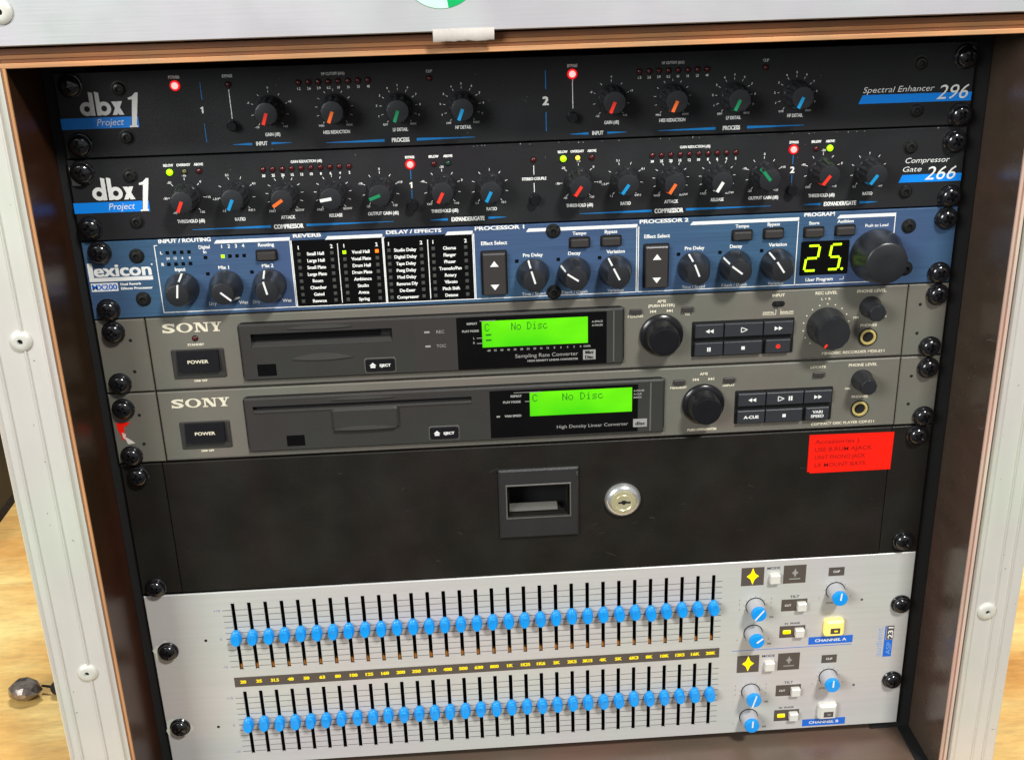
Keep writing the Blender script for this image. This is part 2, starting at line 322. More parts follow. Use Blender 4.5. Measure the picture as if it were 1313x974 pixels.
# ------------------------------------------------------------ setting: floor
fl = MB().add([(-6000, -3000, 0), (6000, -3000, 0), (6000, 6000, 0), (-6000, 6000, 0)], [(0, 1, 2, 3)])
o = link('floor', fl.mesh('floor', 'added_dark_floor'), None, (0, 0, -511), kind='structure')  # dark floor added beyond the wood to cut warm bounce on the panels
fb = MB().box(-1500, 2200, -130, 640, -510.8, -492)  # wood floor, cut short in front of the case to limit its bounce
o = part('cut_wood_floor', fb, 'floor_wood', None, kind='structure')

# ------------------------------------------------------------ rack case
case = thing('rack_case', 'aluminium edged wooden rack case holding six audio units and a drawer', 'rack case', (241, 150, -491))
IX0, IX1, FY = -6.5, 493.0, -45.0
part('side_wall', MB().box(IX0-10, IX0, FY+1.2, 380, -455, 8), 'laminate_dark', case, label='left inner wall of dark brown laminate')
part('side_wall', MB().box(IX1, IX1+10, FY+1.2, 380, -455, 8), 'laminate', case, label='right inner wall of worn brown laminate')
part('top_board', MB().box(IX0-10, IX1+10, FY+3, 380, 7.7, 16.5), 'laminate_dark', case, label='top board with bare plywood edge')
for i, (za, zb) in enumerate(((13.7, 16.6), (11.7, 13.68), (10.0, 11.68), (7.6, 9.98))): part('veneer_layer', MB().box(IX0-10, IX1+10, FY+(.9, .4, .8, .3)[i], FY+2.98, za, zb, .25), 'veneer_top_%d' % i, case)
part('bottom_board', MB().box(IX0, 485.2, FY+1.2, 380, -462, -450), 'floor_board', case, label='bottom board scuffed and dusty')
part('back_panel', MB().box(IX0, IX1, 372, 380, -450, 7.5), 'flight_black', case)
for i, (xa, xb_) in enumerate(((IX0-1.45, IX0-.03), (IX0-2.4, IX0-1.48))): part('veneer_layer', MB().box(xa, xb_, FY+.3*i, FY+8, -462, 7.6, .2), 'veneer_left_%d' % i, case)
for i, (xa, xb_) in enumerate(((IX1+.03, IX1+1.7), (IX1+1.73, IX1+2.7), (IX1+2.73, IX1+4.5))): part('veneer_layer', MB().box(xa, xb_, FY+(0, .5, .1)[i], FY+8, -462, 7.6, .2), 'veneer_right_%d' % i, case)
part('corner_trim', MB().box(485.25, 492.9, FY+1.3, 370, -462, -448.5, .5), 'rubber', case, label='black strip between bottom board and right wall')
part('rack_rail', MB().box(IX0+.1, 16, 3.6, 6, -449, 6).box(14, 16, 6, 28, -449, 6), 'rubber', case)
part('rack_rail', MB().box(467, IX1-.6, 3.6, 6, -449, 6).box(467, 469, 6, 28, -449, 6), 'rubber', case)
def extrusion(prof, z0, z1): return MB().loft([[(x, y, z0) for x, y in prof], [(x, y, z1) for x, y in prof]])
def ridge(x, y, h=1.0, wd=.6): return [(x-wd, y), (x-wd*.5, y-h), (x+wd*.5, y-h), (x+wd, y)]
y = -46.5
pl = [(-43.5, -20), (-43.5, y-.8), (-42.6, y-1.5), (-41.6, y-.8), (-41.2, y)] + ridge(-36.5, y) + ridge(-22.3, y) + [(-13.2, y), (-12.6, y-.9), (-11.8, y-.9), (-11.2, y+.6), (-9.0, y+1.4), (-9.0, -20)]
part('edge_extrusion', extrusion(pl, -490, 16.6), 'aluminium', case, label='left upright aluminium edge with two ridges')
pr = [(498.5, -20), (498.5, y-.6), (499.3, y-1.4), (500.4, y-1.2), (501, y)] + ridge(512.5, y) + ridge(519.5, y) + [(526.6, y), (527.4, y+.8), (527.4, -20)]
part('edge_extrusion', extrusion(pr, -490, 16.6), 'aluminium', case, label='right upright aluminium edge')
part('gap_filler', MB().box(497.6, 498.5, FY+1, -20, -462, 7.6), 'aluminium_dull', case)
part('lid_edge', MB().loft([[(x, yy, z) for yy, z in ((-49, 17.9), (-51, 18.6), (-51, 66), (-49, 67), (20, 67), (20, 17.9))] for x in (-43.5, 527.4)]), 'aluminium_top', case, label='broad grey aluminium edge across the top')
part('shell', MB().box(-43, -36, -20, 380, -490, 60).box(520, 527, -20, 380, -490, 60).box(-36, 520, 374, 381, -490, 60).box(-36, 520, -30, 372, -490, -482).box(-36, 520, 20.5, 372, 55, 66), 'flight_black', case)
part('bottom_edge', MB().box(-9, 498.4, -46.4, -20, -490, -463), 'aluminium', case)
RIV = MB().lathe([(5.7, 0), (5.6, .8), (4.6, 1.7), (3.2, 2.1), (1.5, 2.0), (1.4, .4)], 28).mesh('rivet', 'aluminium', True)
RVC = MB().lathe([(1.5, .3), (1.3, .6), (.2, .7)], 12).mesh('rivet_core', 'hole_black', True)
for x, z, yy in ((-23.6, -127.5, y), (-23.4, -332.3, y), (508.4, -325.3, y), (-1.6, 33.6, -51)):
    r = inst('rivet', RIV, case, x, z, yy); link('rivet_core', RVC, r, (0, 0, 0))
tp = MB(); nx = 15
rings = []
for i in range(nx):
    x = 195.5+29*i/(nx-1); d = .5*rnd.random()
    rings.append([(x, -51.15, 19.5), (x, -51.2-d*.6, 17.6), (x, -50.4-d, 14.6), (x, -49.6-d, 13.4+.5*rnd.random()), (x, -49.2, 14.4), (x, -50.2, 17.8)])
tp.loft(rings); part('tape_tab', tp, 'tape_white', case, True, label='crumpled clear tape tab hanging from top edge')
part('sticker', MB().lathe([(19, 51.1), (19, 51.25)], 48, 200.5, 47.6), 'sticker_green', case, label='round green sticker on the top edge')
part('sticker', MB().ring(200.5, 47.6, 0, 18.9, -51.32, 20, 1, 190, 279), 'sticker_pale', case, label='pale segment of the round green sticker')
sc = MB()
for i in range(26):
    x = rnd.choice((rnd.uniform(-40, -14), rnd.uniform(503, 526))); z = rnd.uniform(-450, 0); a = rnd.uniform(0, 6.3); l = rnd.uniform(.4, 1.6)
    sc.line(x, z, x+l*math.cos(a), z+l*math.sin(a), rnd.uniform(.15, .5), y-.03)
part('scratches', sc, 'aluminium_dull', case, kind='stuff')

# ------------------------------------------------------------ a generic unit root
def unit(name, label, cat, ztop, units, dx=0, roll=0):
    r = thing(name, label, cat, (241.3+dx, 0, ztop-44.45*units)); r.rotation_euler = (0, roll, 0); return r
def flecks(parent, x0, x1, z0, z1, n, m='print_grey', y=-.06, s=.35):
    f = MB()
    for i in range(n):
        x, z, r = rnd.uniform(x0, x1), rnd.uniform(z0, z1), rnd.uniform(.3, 1)*s; f.disc(x, z, r, y, 5)
    part('dust_flecks', f, m, parent, kind='stuff')
def ladder(mb, x, z, r, vals, a0=-140, a1=140, h=1.0, ln=1.2, off=2.6, wd=.28):
    n = len(vals)
    for i, v in enumerate(vals):
        a = a0+(a1-a0)*i/(n-1); ticks(mb, x, z, r, [a], ln, wd)
        if v:
            t = math.radians(a); text(mb, v, x+(r+off)*math.sin(t), z+(r+off)*math.cos(t)-h/2, h, bold=.02)
def dbx_logo(parent, dx, dz):
    m = MB(); y = -.05
    yy = [y]
    def P(pts): yy[0] -= .006; m.poly([(a+dx, b+dz) for a, b in pts], yy[0])
    m.ring(14.6+dx, -18.7+dz, 1.5, 3.55, y, 30); P([(16.3, -22.2), (18.5, -22.2), (18.5, -10.6), (16.3, -10.0)])
    P([(19.4, -22.2), (21.6, -22.2), (21.6, -10.6), (19.4, -10.0)]); m.ring(23.4+dx, -18.7+dz, 1.5, 3.55, y, 30)
    P([(27.2, -22.2), (29.6, -22.2), (33.0, -15.3), (30.6, -15.3)]); P([(27.4, -15.3), (30.0, -15.3), (33.2, -22.2), (30.6, -22.2)])
    P([(35.0, -28.8), (39.4, -28.8), (39.2, -27.9), (38.8, -27.7), (41.6, -11.2), (40.1, -11.2), (38.4, -12.9), (36.1, -13.7), (36.2, -14.7), (38.2, -14.6), (36.2, -27.7), (35.1, -28)])
    text(m, 'Project', 25.2+dx, -27.4+dz, 3.4, bold=.0, shear=.25, wx=.95)
    part('logo', m, 'print_white', parent, label='white logo reading dbx 1 Project')
    b = MB().poly([(.2+dx, -28.9+dz), (35.6+dx, -28.9+dz), (36.6+dx, -23.2+dz), (.2+dx, -23.2+dz)], -.03).rect(38.9+dx, 39.9+dx, -28.9+dz, -23.2+dz, -.03)
    part('blue_stripe', b, 'stripe_blue', parent)

T1 = -.25      # top of the uppermost faceplate
# ------------------------------------------------------------ 1: enhancer
u = unit('spectral_enhancer', 'topmost black rack unit reading 296, shaded under the plywood edge', 'rack unit', 0, 1)
part('faceplate', MB().box(0.2, 482.4, 0, 3, -43.9, T1, .35), 'black_paint', u)
part('chassis', MB().box(18, 464, 3.2, 230, -43, -1.5), 'flight_black', u)
screws(u, [(8.2, -6.6), (8.4, -36.9), (476.6, -8.0), (476.9, -38.4)])
for x, z in ((32.4, -9), (32.8, -33.7), (452.6, -10.6), (452.6, -35.2)): inst('socket_screw', HEX, u, x, z, rot=(0, rnd.random(), 0))
dbx_logo(u, 0, 0)
L = MB(); TB = MB(); y = -.05
text(L, 'POWER', 61, -4.9, 1.5, wx=.75, bold=.03)
one(L, 73.4, -23.0, 3.4); text(L, '2', 252.5, -25.2, 4.2, bold=.05)
TB.line(73.8, -7, 73.9, -16, .35, y).line(73.5, -28.5, 73.6, -38, .35, y).line(252.6, -7.5, 252.6, -17, .5, y).line(252.6, -29, 252.6, -39, .5, y)
for d, x0 in ((0, 88.1), (1, 266.8)):
    text(L, 'BYPASS', x0, -5.3-d, 1.5, wx=.75, bold=.03); L.line(x0, -11.5-d, x0+.1, -26.5-d, .4, y)
lamp(u, 'red', 61, -8.5, label='lit red power lamp'); lamp(u, 'dark_red', 88.1, -8.8); lamp(u, 'red', 266.7, -9.8, label='lit red bypass lamp')
for x, z in ((88.1, -29.7), (266.7, -31.6)): inst('push_button', BTN, u, x, z)
K = [(108, -22.5, 'red', 200), (141.5, -22.9, 'orange', 202), (175, -23.6, 'green', 200), (208.3, -24, 'blue', 202), (287.3, -23.3, 'red', 203), (319.9, -23.9, 'orange', 204), (352.9, -24.5, 'green', 205), (386.2, -24.4, 'blue', 204)]
NM = ['GAIN (dB)', 'HISS REDUCTION', 'LF DETAIL', 'HF DETAIL']
for i, (x, z, c, a) in enumerate(K):
    knob(u, DK, DP[c], x, z, a)
    vals = [['-10', '', '', '-5', '', '0', '', '+5', '', '', '+10'], ['MIN']+['']*9+['MAX'], ['OFF']+['1', '2', '3', '4', '5', '6', '7', '8', '9']+['MAX'], ['OFF']+['1', '2', '3', '4', '5', '6', '7', '8', '9']+['MAX']][i % 4]
    if i % 4 == 0: vals = ['-10', '', '-5', '0', '', '+5', '', '+10'] if False else ['-10', '', '-5', '', '0', '', '+5', '', '+10']
    ladder(L, x, z, 8.8, vals, h=1.05, wd=.22)
    text(L, NM[i % 4], x+.3, [-36.0, -36.4][i > 3], 1.7, wx=.72, bold=.03)
for d, xs, lx in ((0, 124.2, 142.3), (.6, 302.2, 319.9)):
    text(L, 'HF CUTOFF (kHz)', lx, -5.9-d, 1.4, wx=.75, bold=.02)
    for k, t in enumerate(('1.2', '2.6', '3.9', '6.2', '10', '16', '25', '40')):
        x = xs+k*5.12; lamp(u, 'dark_red', x, -9.1-d, True); text(L, t, x, -12.9-d, 1.25, wx=.85, bold=.02)
for x, z in ((191.9, -9.3), (369.2, -9.9)): lamp(u, 'dark_red', x, z); text(L, 'CLIP', x, z+2.9, 1.4, wx=.8, bold=.02)
for x, z in ((102.1, -40.4), (280.2, -41.6)):
    text(L, 'INPUT', x, z-.3, 2.0, wx=.72, bold=.04); tbar(TB, x-15, x-5, z+.6, 1.3); tbar(TB, x+15.5, x+5, z+.6, 1.3)
for x, z in ((175.1, -41.3), (352.3, -41.6)):
    text(L, 'PROCESS', x, z-.3, 2.1, wx=.75, bold=.04); tbar(TB, x-39.5, x-8.5, z+.7, 1.5); tbar(TB, x+39.5, x+8.5, z+.7, 1.5)
text(L, 'Spectral Enhancer', 441.8, -25.2, 3.0, bold=-.004, shear=.28, fit=38.5)
text(L, '296', 471.3, -29.8, 7.4, bold=.0, shear=.28, fit=16.5, y=-.08)
part('lettering', L, 'print_white', u, 'flatprint')
part('accent_lines', TB, 'stripe_teal', u, 'flatprint')
part('blue_stripe', MB().poly([(420.6, -30.9), (484.0, -31.1), (484.0, -26.5), (422.6, -26.3)], -.03) if False else MB().poly([(420.6, -30.9), (482.2, -31.1), (482.2, -26.5), (422.6, -26.3)], -.03), 'stripe_blue', u)
flecks(u, 60, 420, -43.5, -3, 26, s=.2)

# ------------------------------------------------------------ 2: compressor
u = unit('compressor_gate', 'black rack unit reading 266 with two rows of coloured knobs, second from the top', 'rack unit', -44.45, 1, -.4)
part('faceplate', MB().box(-.4, 482.2, 0, 3, -88.4, -44.9, .35), 'black_paint', u)
part('chassis', MB().box(18, 464, 3.2, 230, -87.5, -46), 'flight_black', u)
screws(u, [(7.0, -51.3), (6.3, -81.2), (475.8, -52.6), (476.4, -83.0)])
for x, z in ((31.4, -53.8), (31.2, -78.7), (451.6, -54.8), (451.2, -79.4)): inst('socket_screw', HEX, u, x, z, rot=(0, rnd.random(), 0))
dbx_logo(u, -.9, -44.4)
L = MB(); TB = MB()
K = [(59.3, -66.3, 'red', 205), (85.6, -66.3, 'blue', 205), (111.3, -67.4, 'orange', 236), (137, -67.6, 'white', 262), (162.6, -66.9, 'green', 250), (195.9, -67.1, 'red', 207), (221.5, -67.6, 'blue', 207),
     (269.6, -66.7, 'red', 214), (294.9, -66.7, 'blue', 215), (320.1, -67.4, 'orange', 213), (345.6, -67.4, 'white', 211), (371.2, -67.0, 'green', 322), (403.6, -66.2, 'red', 217), (429.4, -66.9, 'blue', 216)]
NM = ['THRESHOLD (dB)', 'RATIO', 'ATTACK', 'RELEASE', 'OUTPUT GAIN (dB)', 'THRESHOLD (dB)', 'RATIO']
VV = [['-40', '-30', '-20', '-10', '0', '+10', '+20'], ['1:1', '1.5:1', '', '2:1', '', '4:1', '', 'INF:1'], ['FAST']+['']*9+['SLOW'], ['FAST']+['']*9+['SLOW'], ['-20', '', '-10', '', '0', '', '+10', '', '+20'], ['OFF', '', '-40', '', '-20', '', '0', '', '+10'], ['1:1']+['']*7+['10:1']]
for i, (x, z, c, a) in enumerate(K):
    knob(u, DK, DP[c], x, z, a); ladder(L, x, z, 8.7, VV[i % 7], h=1.15, ln=1.4, wd=.28); text(L, NM[i % 7], x+.6, -80.6, 1.75, wx=.75, bold=.03)
for q, xs in ((0, 52.2), (1, 261.5)):
    lamp(u, 'green', xs, -53.0-q*.9, label='lit green lamp marked BELOW'); lamp(u, 'amber' if q else 'dark_amber', xs+7.8, -52.8-q); lamp(u, 'dark_red', xs+15.4, -52.8-q)
    for k, t in enumerate(('BELOW', 'OVEREASY', 'ABOVE')): text(L, t, xs+k*7.9-.3, -50-q*.9, 1.3, wx=.8, bold=.04)
for q, xs in ((0, 101.2), (1, 309.8)):
    text(L, 'GAIN REDUCTION (dB)', xs+23.2, -50.6-q*.3, 1.35, wx=.8, bold=.03)
    for k, t in enumerate(('30', '25', '20', '15', '12', '10', '8', '6', '4', '2')):
        lamp(u, 'dark_red', xs+k*5.06, -53.4-q*.6); text(L, t, xs+k*5.06, -57.5-q*.5, 1.35, wx=.9, bold=.04)
for q, xs, gz in ((0, 179.3, 0), (1, 387, .1)):
    lamp(u, 'red', xs, -53.8, label='lit red bypass lamp'); text(L, 'BYPASS', xs, -50.6, 1.3, wx=.8, bold=.05); (text(L, '2', xs, -66.6, 3.3, bold=.04) if q else one(L, xs, -66.6, 3.3))
    TB.line(xs, -56.8, xs, -61.8, .35, -.05).line(xs, -67.5, xs, -72.3, .35, -.05); inst('push_button', BTN, u, xs, -75.8)
    for k, (t, c) in enumerate((('BELOW', ('dark_red', 'dark_red')[q]), ('ABOVE', ('dark_green', 'green')[q]))):
        x = (192, 399.3)[q]+7.6*k; lamp(u, c, x, -53.8); text(L, t, x, -50.7, 1.3, wx=.8, bold=.05)
lamp(u, 'dark_red', 245.4, -53.8); text(L, 'STEREO COUPLE', 245.6, -64.9, 1.5, wx=.8, bold=.04); L.line(245.5, -57, 245.5, -62, .4, -.05).line(245.5, -66.5, 245.6, -71.5, .4, -.05)
inst('push_button', BTN, u, 245.7, -75.4)
for x0, xm, x1, t in ((60, 111.7, 168.6, 'COMPRESSOR'), (270, 319.5, 376.4, 'COMPRESSOR')):
    text(L, t, xm, -85.9, 2.3, wx=.75, bold=.04); tbar(TB, x0, xm-9.5, -84.5, 1.4); tbar(TB, x1, xm+9.5, -84.5, 1.4)
for xm in (209, 415): text(L, 'EXPANDER/GATE', xm, -85.8, 2.2, wx=.72, bold=.04); tbar(TB, xm-20.5, xm-11, -84.6, 1.4); tbar(TB, xm+21, xm+11, -84.6, 1.4)
text(L, 'Compressor', 461.6, -63.8, 2.8, bold=-.004, shear=.28, fit=24.5); text(L, 'Gate', 453.6, -68.6, 2.8, bold=-.004, shear=.28, fit=10.5)
text(L, '266', 469.6, -73.4, 7.2, bold=0, shear=.28, fit=16.5, y=-.08)
part('lettering', L, 'print_white', u, 'flatprint'); part('accent_lines', TB, 'stripe_teal', u, 'flatprint')
part('blue_stripe', MB().poly([(447, -74.5), (482, -74.6), (482, -70.3), (448.6, -70.3)], -.03), 'stripe_blue', u)
wp = MB().poly([(.2, -48.5), (3, -49.2), (4.5, -52), (2.6, -55.2), (7, -57.2), (4, -58.4), (.6, -58)], -.05)
part('worn_patch', wp, 'print_grey', u, 'flatprint', label='chipped paint by the upper left rack screw')
flecks(u, 200, 470, -45.6, -45.1, 30, s=.4); flecks(u, 40, 460, -88, -46, 26, s=.2)

# ------------------------------------------------------------ 3: effects processor
u = unit('effects_processor', 'blue rack unit with green 25 display and black list of effects', 'rack unit', -88.9, 1)
part('faceplate', MB().box(-.2, 482.3, 0, 3, -132.9, -89.3, .35), 'blue_anodised', u)
part('chassis', MB().box(18, 464, 3.2, 180, -132, -90.5), 'flight_black', u)
screws(u, [(9.0, -95.0), (8.6, -127.6), (475.9, -95.6), (475.4, -127.2)])
SBK = MB(); SBK = HEX
for x, z in ((28.3, -97.8), (28.3, -122.3), (255.5, -93.6), (255.4, -128.6), (455.2, -99.3), (455.9, -123.8)): inst('socket_screw', HEX, u, x, z, rot=(0, rnd.random(), 0))
L = MB(); y = -.05
L.poly([(.9, -111.4), (35.2, -111.4), (35.2, -109.2), (3.6, -109.2), (3.6, -101), (.9, -101)], y)
text(L, 'exicon', 4.1, -108.5, 6.6, al='l', bold=.035, fit=30.6)
L.disc(35.6, -102.7, .5, y, 8)
L.rect(1.2, 15.7, -117, -112.3, y); text(L, 'Dual Reverb', 17.2, -113.9, 1.3, al='l', bold=.06, fit=11); text(L, 'Effects Processor', 17.2, -116.4, 1.3, al='l', bold=.06, fit=17)
def boxframe(x0, x1, z0, z1, hx0, hx1, t=.5):
    L.rect(x0, x0+t, z0, z1, y); L.rect(x1-t, x1, z0, z1, y); L.rect(x0+t, x1-t, z0, z0+t, y)
    L.poly([(hx1, z1-.5), (x1, z1-.5), (x1, z1+1.4), (hx1+1.4, z1+1.4)], y); L.rect(x0+t, hx0, z1-t, z1, y) if hx0 > x0+t else None
boxframe(38.1, 111.6, -130.9, -92.2, 40, 70.5); text(L, 'INPUT / ROUTING', 55, -91.2, 2.0, bold=.05, fit=28)
bl = MB().rect(112.3, 161.3, -130.5, -92.8, -.03).rect(162.3, 210.6, -130.5, -92.8, -.03)
part('effect_list_panel', bl, 'panel_print_black', u, 'flatprint')
boxframe(111.8, 161.8, -131, -92.6, 112, 130.5); text(L, 'REVERB', 121, -91.2, 1.9, bold=.05, fit=15)
boxframe(161.9, 211.2, -131, -92.9, 163, 196); text(L, 'DELAY / EFFECTS', 179, -91.4, 1.9, bold=.05, fit=30)
L.rect(136.8, 137.2, -129.4, -95.4, y); L.rect(186, 186.5, -129.4, -95.4, y)
names = [['Small Hall', 'Large Hall', 'Small Plate', 'Large Plate', 'Room', 'Chamber', 'Gated', 'Reverse'], ['Vocal Hall', 'Vocal Plate', 'Drum Hall', 'Drum Plate', 'Ambience', 'Studio', 'Arena', 'Spring'],
         ['Studio Delay', 'Digital Delay', 'Tape Delay', 'Pong Delay', 'Mod Delay', 'Reverse Dly', 'De-Esser', 'Compressor'], ['Chorus', 'Flanger', 'Phaser', 'Tremolo/Pan', 'Rotary', 'Vibrato', 'Pitch Shift', 'Detune']]
SQ = {k: MB().box(-.95, .95, -.35, .2, -.95, .95, .2).mesh('indicator_lamp', m) for k, m in (('off', 'led_grey'), ('green', 'led_green'), ('orange', 'led_orange'), ('blue', 'window_black'))}
for k, (xa, xb) in enumerate(((115.6, 133.6), (140.4, 158.2), (164.8, 182.6), (189.1, 207.0))):
    for x, t in ((xa, '1'), (xb, '2')): text(L, t, x, -97.9, 2.0, bold=.03)
    for r in range(8):
        z = -100.6-3.87*r; text(L, names[k][r], (xa+xb)/2, z-.9, 1.75, bold=.035, wx=.92)
        for x, cc in ((xa, 'green'), (xb, 'orange')): inst('indicator_lamp', SQ[cc if (k == 1 and r == 0) else 'off'], u, x, z)
for k in range(4):
    inst('indicator_lamp', SQ['blue'], u, 44.8+3.9*k, -96.7); inst('indicator_lamp', SQ['blue'], u, 44.8+3.9*k, -103.2); text(L, ('24', '12', '6', '0')[k], 44.8+3.9*k, -100.6, 1.3, bold=.03)
    inst('indicator_lamp', SQ['green' if k == 0 else 'blue'], u, 74.4+3.85*k, -100); text(L, str(k+1), 74.4+3.85*k, -95.4, 1.9, bold=.03)
text(L, 'L', 41.6, -97.5, 1.7, bold=.04); text(L, 'R', 41.6, -104, 1.7, bold=.04); text(L, 'Digital', 65, -95.2, 1.8, bold=.03, wx=.9); text(L, 'In', 65, -97.9, 1.7, bold=.03); inst('indicator_lamp', SQ['blue'], u, 65, -100.2)
for x, z, t in ((50.5, -107.2, 'Input'), (74.1, -107.2, 'Mix 1'), (98, -107.2, 'Mix 2'), (98.4, -95.4, 'Routing')): text(L, t, x, z, 1.9, bold=.035)
for x, z, a in ((50.4, -117.1, 8), (74.4, -117.1, 132), (98.2, -117.3, -12)): knob(u, LK, LP, x, z, a)
for x in (65.1, 89.1): inst('indicator_lamp', SQ['blue'], u, x, -109.5); text(L, 'Dry', x+.6, -127.6, 1.8, bold=.0); text(L, 'Wet', x+17.5, -127.6, 1.8, bold=.02)
def small_btn(x, z, wd=10, hh=4.6):
    b = part('push_button', MB().rr(x-wd/2-1, x+wd/2+1, -.25, .1, z-hh/2-1, z+hh/2+1, 1.2, .1), 'hole_black', u)
    part('key_cap', MB().rr(x-wd/2, x+wd/2, -3.0, .1, z-hh/2, z+hh/2, .8, .6), 'button_dark', b)
for x, z, t in ((98.2, -100.4, None), (270, -100.6, 'Tempo'), (287.5, -100.4, 'Bypass'), (360.9, -100.4, 'Tempo'), (378.5, -100.1, 'Bypass'), (401.3, -100.4, 'Store'), (419, -100.1, 'Audition')):
    small_btn(x, z)
    if t: text(L, t, x, z+4.3, 1.8, bold=.03)
for q, (es, kx, dv) in enumerate(((222.3, (243.8, 266.9, 290), (214, 302.6)), (312.9, (334.3, 357.7, 381.3), (302.9, 393)))):
    boxframe(211.4 if q == 0 else 302.7, 302.2 if q == 0 else 392.7, -131, -93.0, 0, (240.5, 331.6)[q])
    text(L, 'PROCESSOR %d' % (q+1), (226, 317)[q], -91.4, 2.0, bold=.05, fit=27); text(L, 'Effect Select', es+.4, -99.9, 2.0, bold=.03)
    rk = part('rocker_switch', MB().rr(es-7.4, es+7.4, -.3, .1, -128.8, -103, 1.2, .1), 'hole_black', u)
    rp = MB().loft([[(es-6.4, 0, -128), (es+6.4, 0, -128), (es+6.4, 0, -103.8), (es-6.4, 0, -103.8)], [(es-6.2, -3.2, -127.8), (es+6.2, -3.2, -127.8), (es+6.2, -3.2, -104.1), (es-6.2, -3.2, -104.1)], [(es-5.8, -3.6, -127.2), (es+5.8, -3.6, -127.2), (es+5.8, -3.6, -104.8), (es-5.8, -3.6, -104.8)]])
    part('rocker_cap', rp, 'button_dark', rk)
    part('arrow_print', MB().poly([(es-2.4, -111.5), (es+2.4, -111.5), (es, -108.2)], -3.66).poly([(es-2.4, -121.8), (es, -125), (es+2.4, -121.8)], -3.66), 'print_white', rk, 'flatprint')
    for k, x in enumerate(kx):
        knob(u, LK, LP, x, -117.9, ((-16, -56, -27), (-22, -52, -34))[q][k]); inst('indicator_lamp', SQ['blue'], u, x-8.8, -109.8)
        text(L, ('Pre Delay', 'Decay', 'Variation')[k], x+.2, -107.6, 1.9, bold=.03); text(L, ('Time / Speed', 'F.back / Depth', 'Variation')[k], x+.1, -130.0, 1.7, bold=.0, shear=.1)
text(L, 'PROGRAM', 404, -91.4, 2.0, bold=.05, fit=17)
L.rect(393.2, 447.0, -92.9, -92.4, y) if False else None
L.poly([(414, -93.2), (447.4, -93.2), (447.4, -91.3), (415.6, -91.3)], y); L.rect(446.9, 447.4, -104, -93.2, y); L.line(447.2, -104, 451.6, -109, .5, y); L.rect(451.5, 452, -114, -109, y); L.rect(393, 440, -131, -130.5, y)
text(L, 'Push to Load', 437, -98.8, 1.7, bold=.02); text(L, 'User Program', 406.5, -129.0, 1.9, bold=.03)
L.line(418.2, -128.6, 420.4, -128.6, .3, y).line(420.4, -128.6, 420.4, -127, .3, y)
dp = part('display', MB().rr(394.8, 422.3, -.4, .1, -125.3, -105.6, 1, .15), 'window_black', u, label='dark display reading 25')
G = MB()
def seg(x, z, on, hh=6.4, wd=7, sl=.12):
    P_ = {'a': ((0, 2), (1, 2)), 'b': ((1, 2), (1, 1)), 'c': ((1, 1), (1, 0)), 'd': ((0, 0), (1, 0)), 'e': ((0, 1), (0, 0)), 'f': ((0, 2), (0, 1)), 'g': ((0, 1), (1, 1))}
    for s_ in on:
        (a, b), (c, d) = P_[s_]; ax, az, cx, cz = x+a*wd+b*hh*sl, z+b*hh, x+c*wd+d*hh*sl, z+d*hh
        v = Vector((cx-ax, cz-az)); v.normalize(); G.line(ax+v.x*.5, az+v.y*.5, cx-v.x*.5, cz-v.y*.5, 1.25, -.5)
seg(397.2, -122.6, 'abged', 7.2, 6.6); seg(410.6, -122.3, 'afgcd', 7.2, 6.0); G.disc(418.9, -122.2, .8, -.5, 8)
part('digits', G, 'digit_green', dp, 'flatprint')
part('lettering', L, 'print_white', u, 'flatprint'); 
M2 = MB(); text(M2, 'MX200', 8.4, -116.1, 3.0, bold=.03, fit=13.4, y=-.08); part('model_print', M2, 'print_blue', u, 'flatprint')
part('program_knob', MB().lathe([(15.2, 0), (15.3, 1.6), (14.8, 3), (12.2, 15), (11.6, 17.3), (10.6, 18), (4, 18.1)], 64, 438.2, -115.3), 'knob_black', u, True, label='large black program knob')

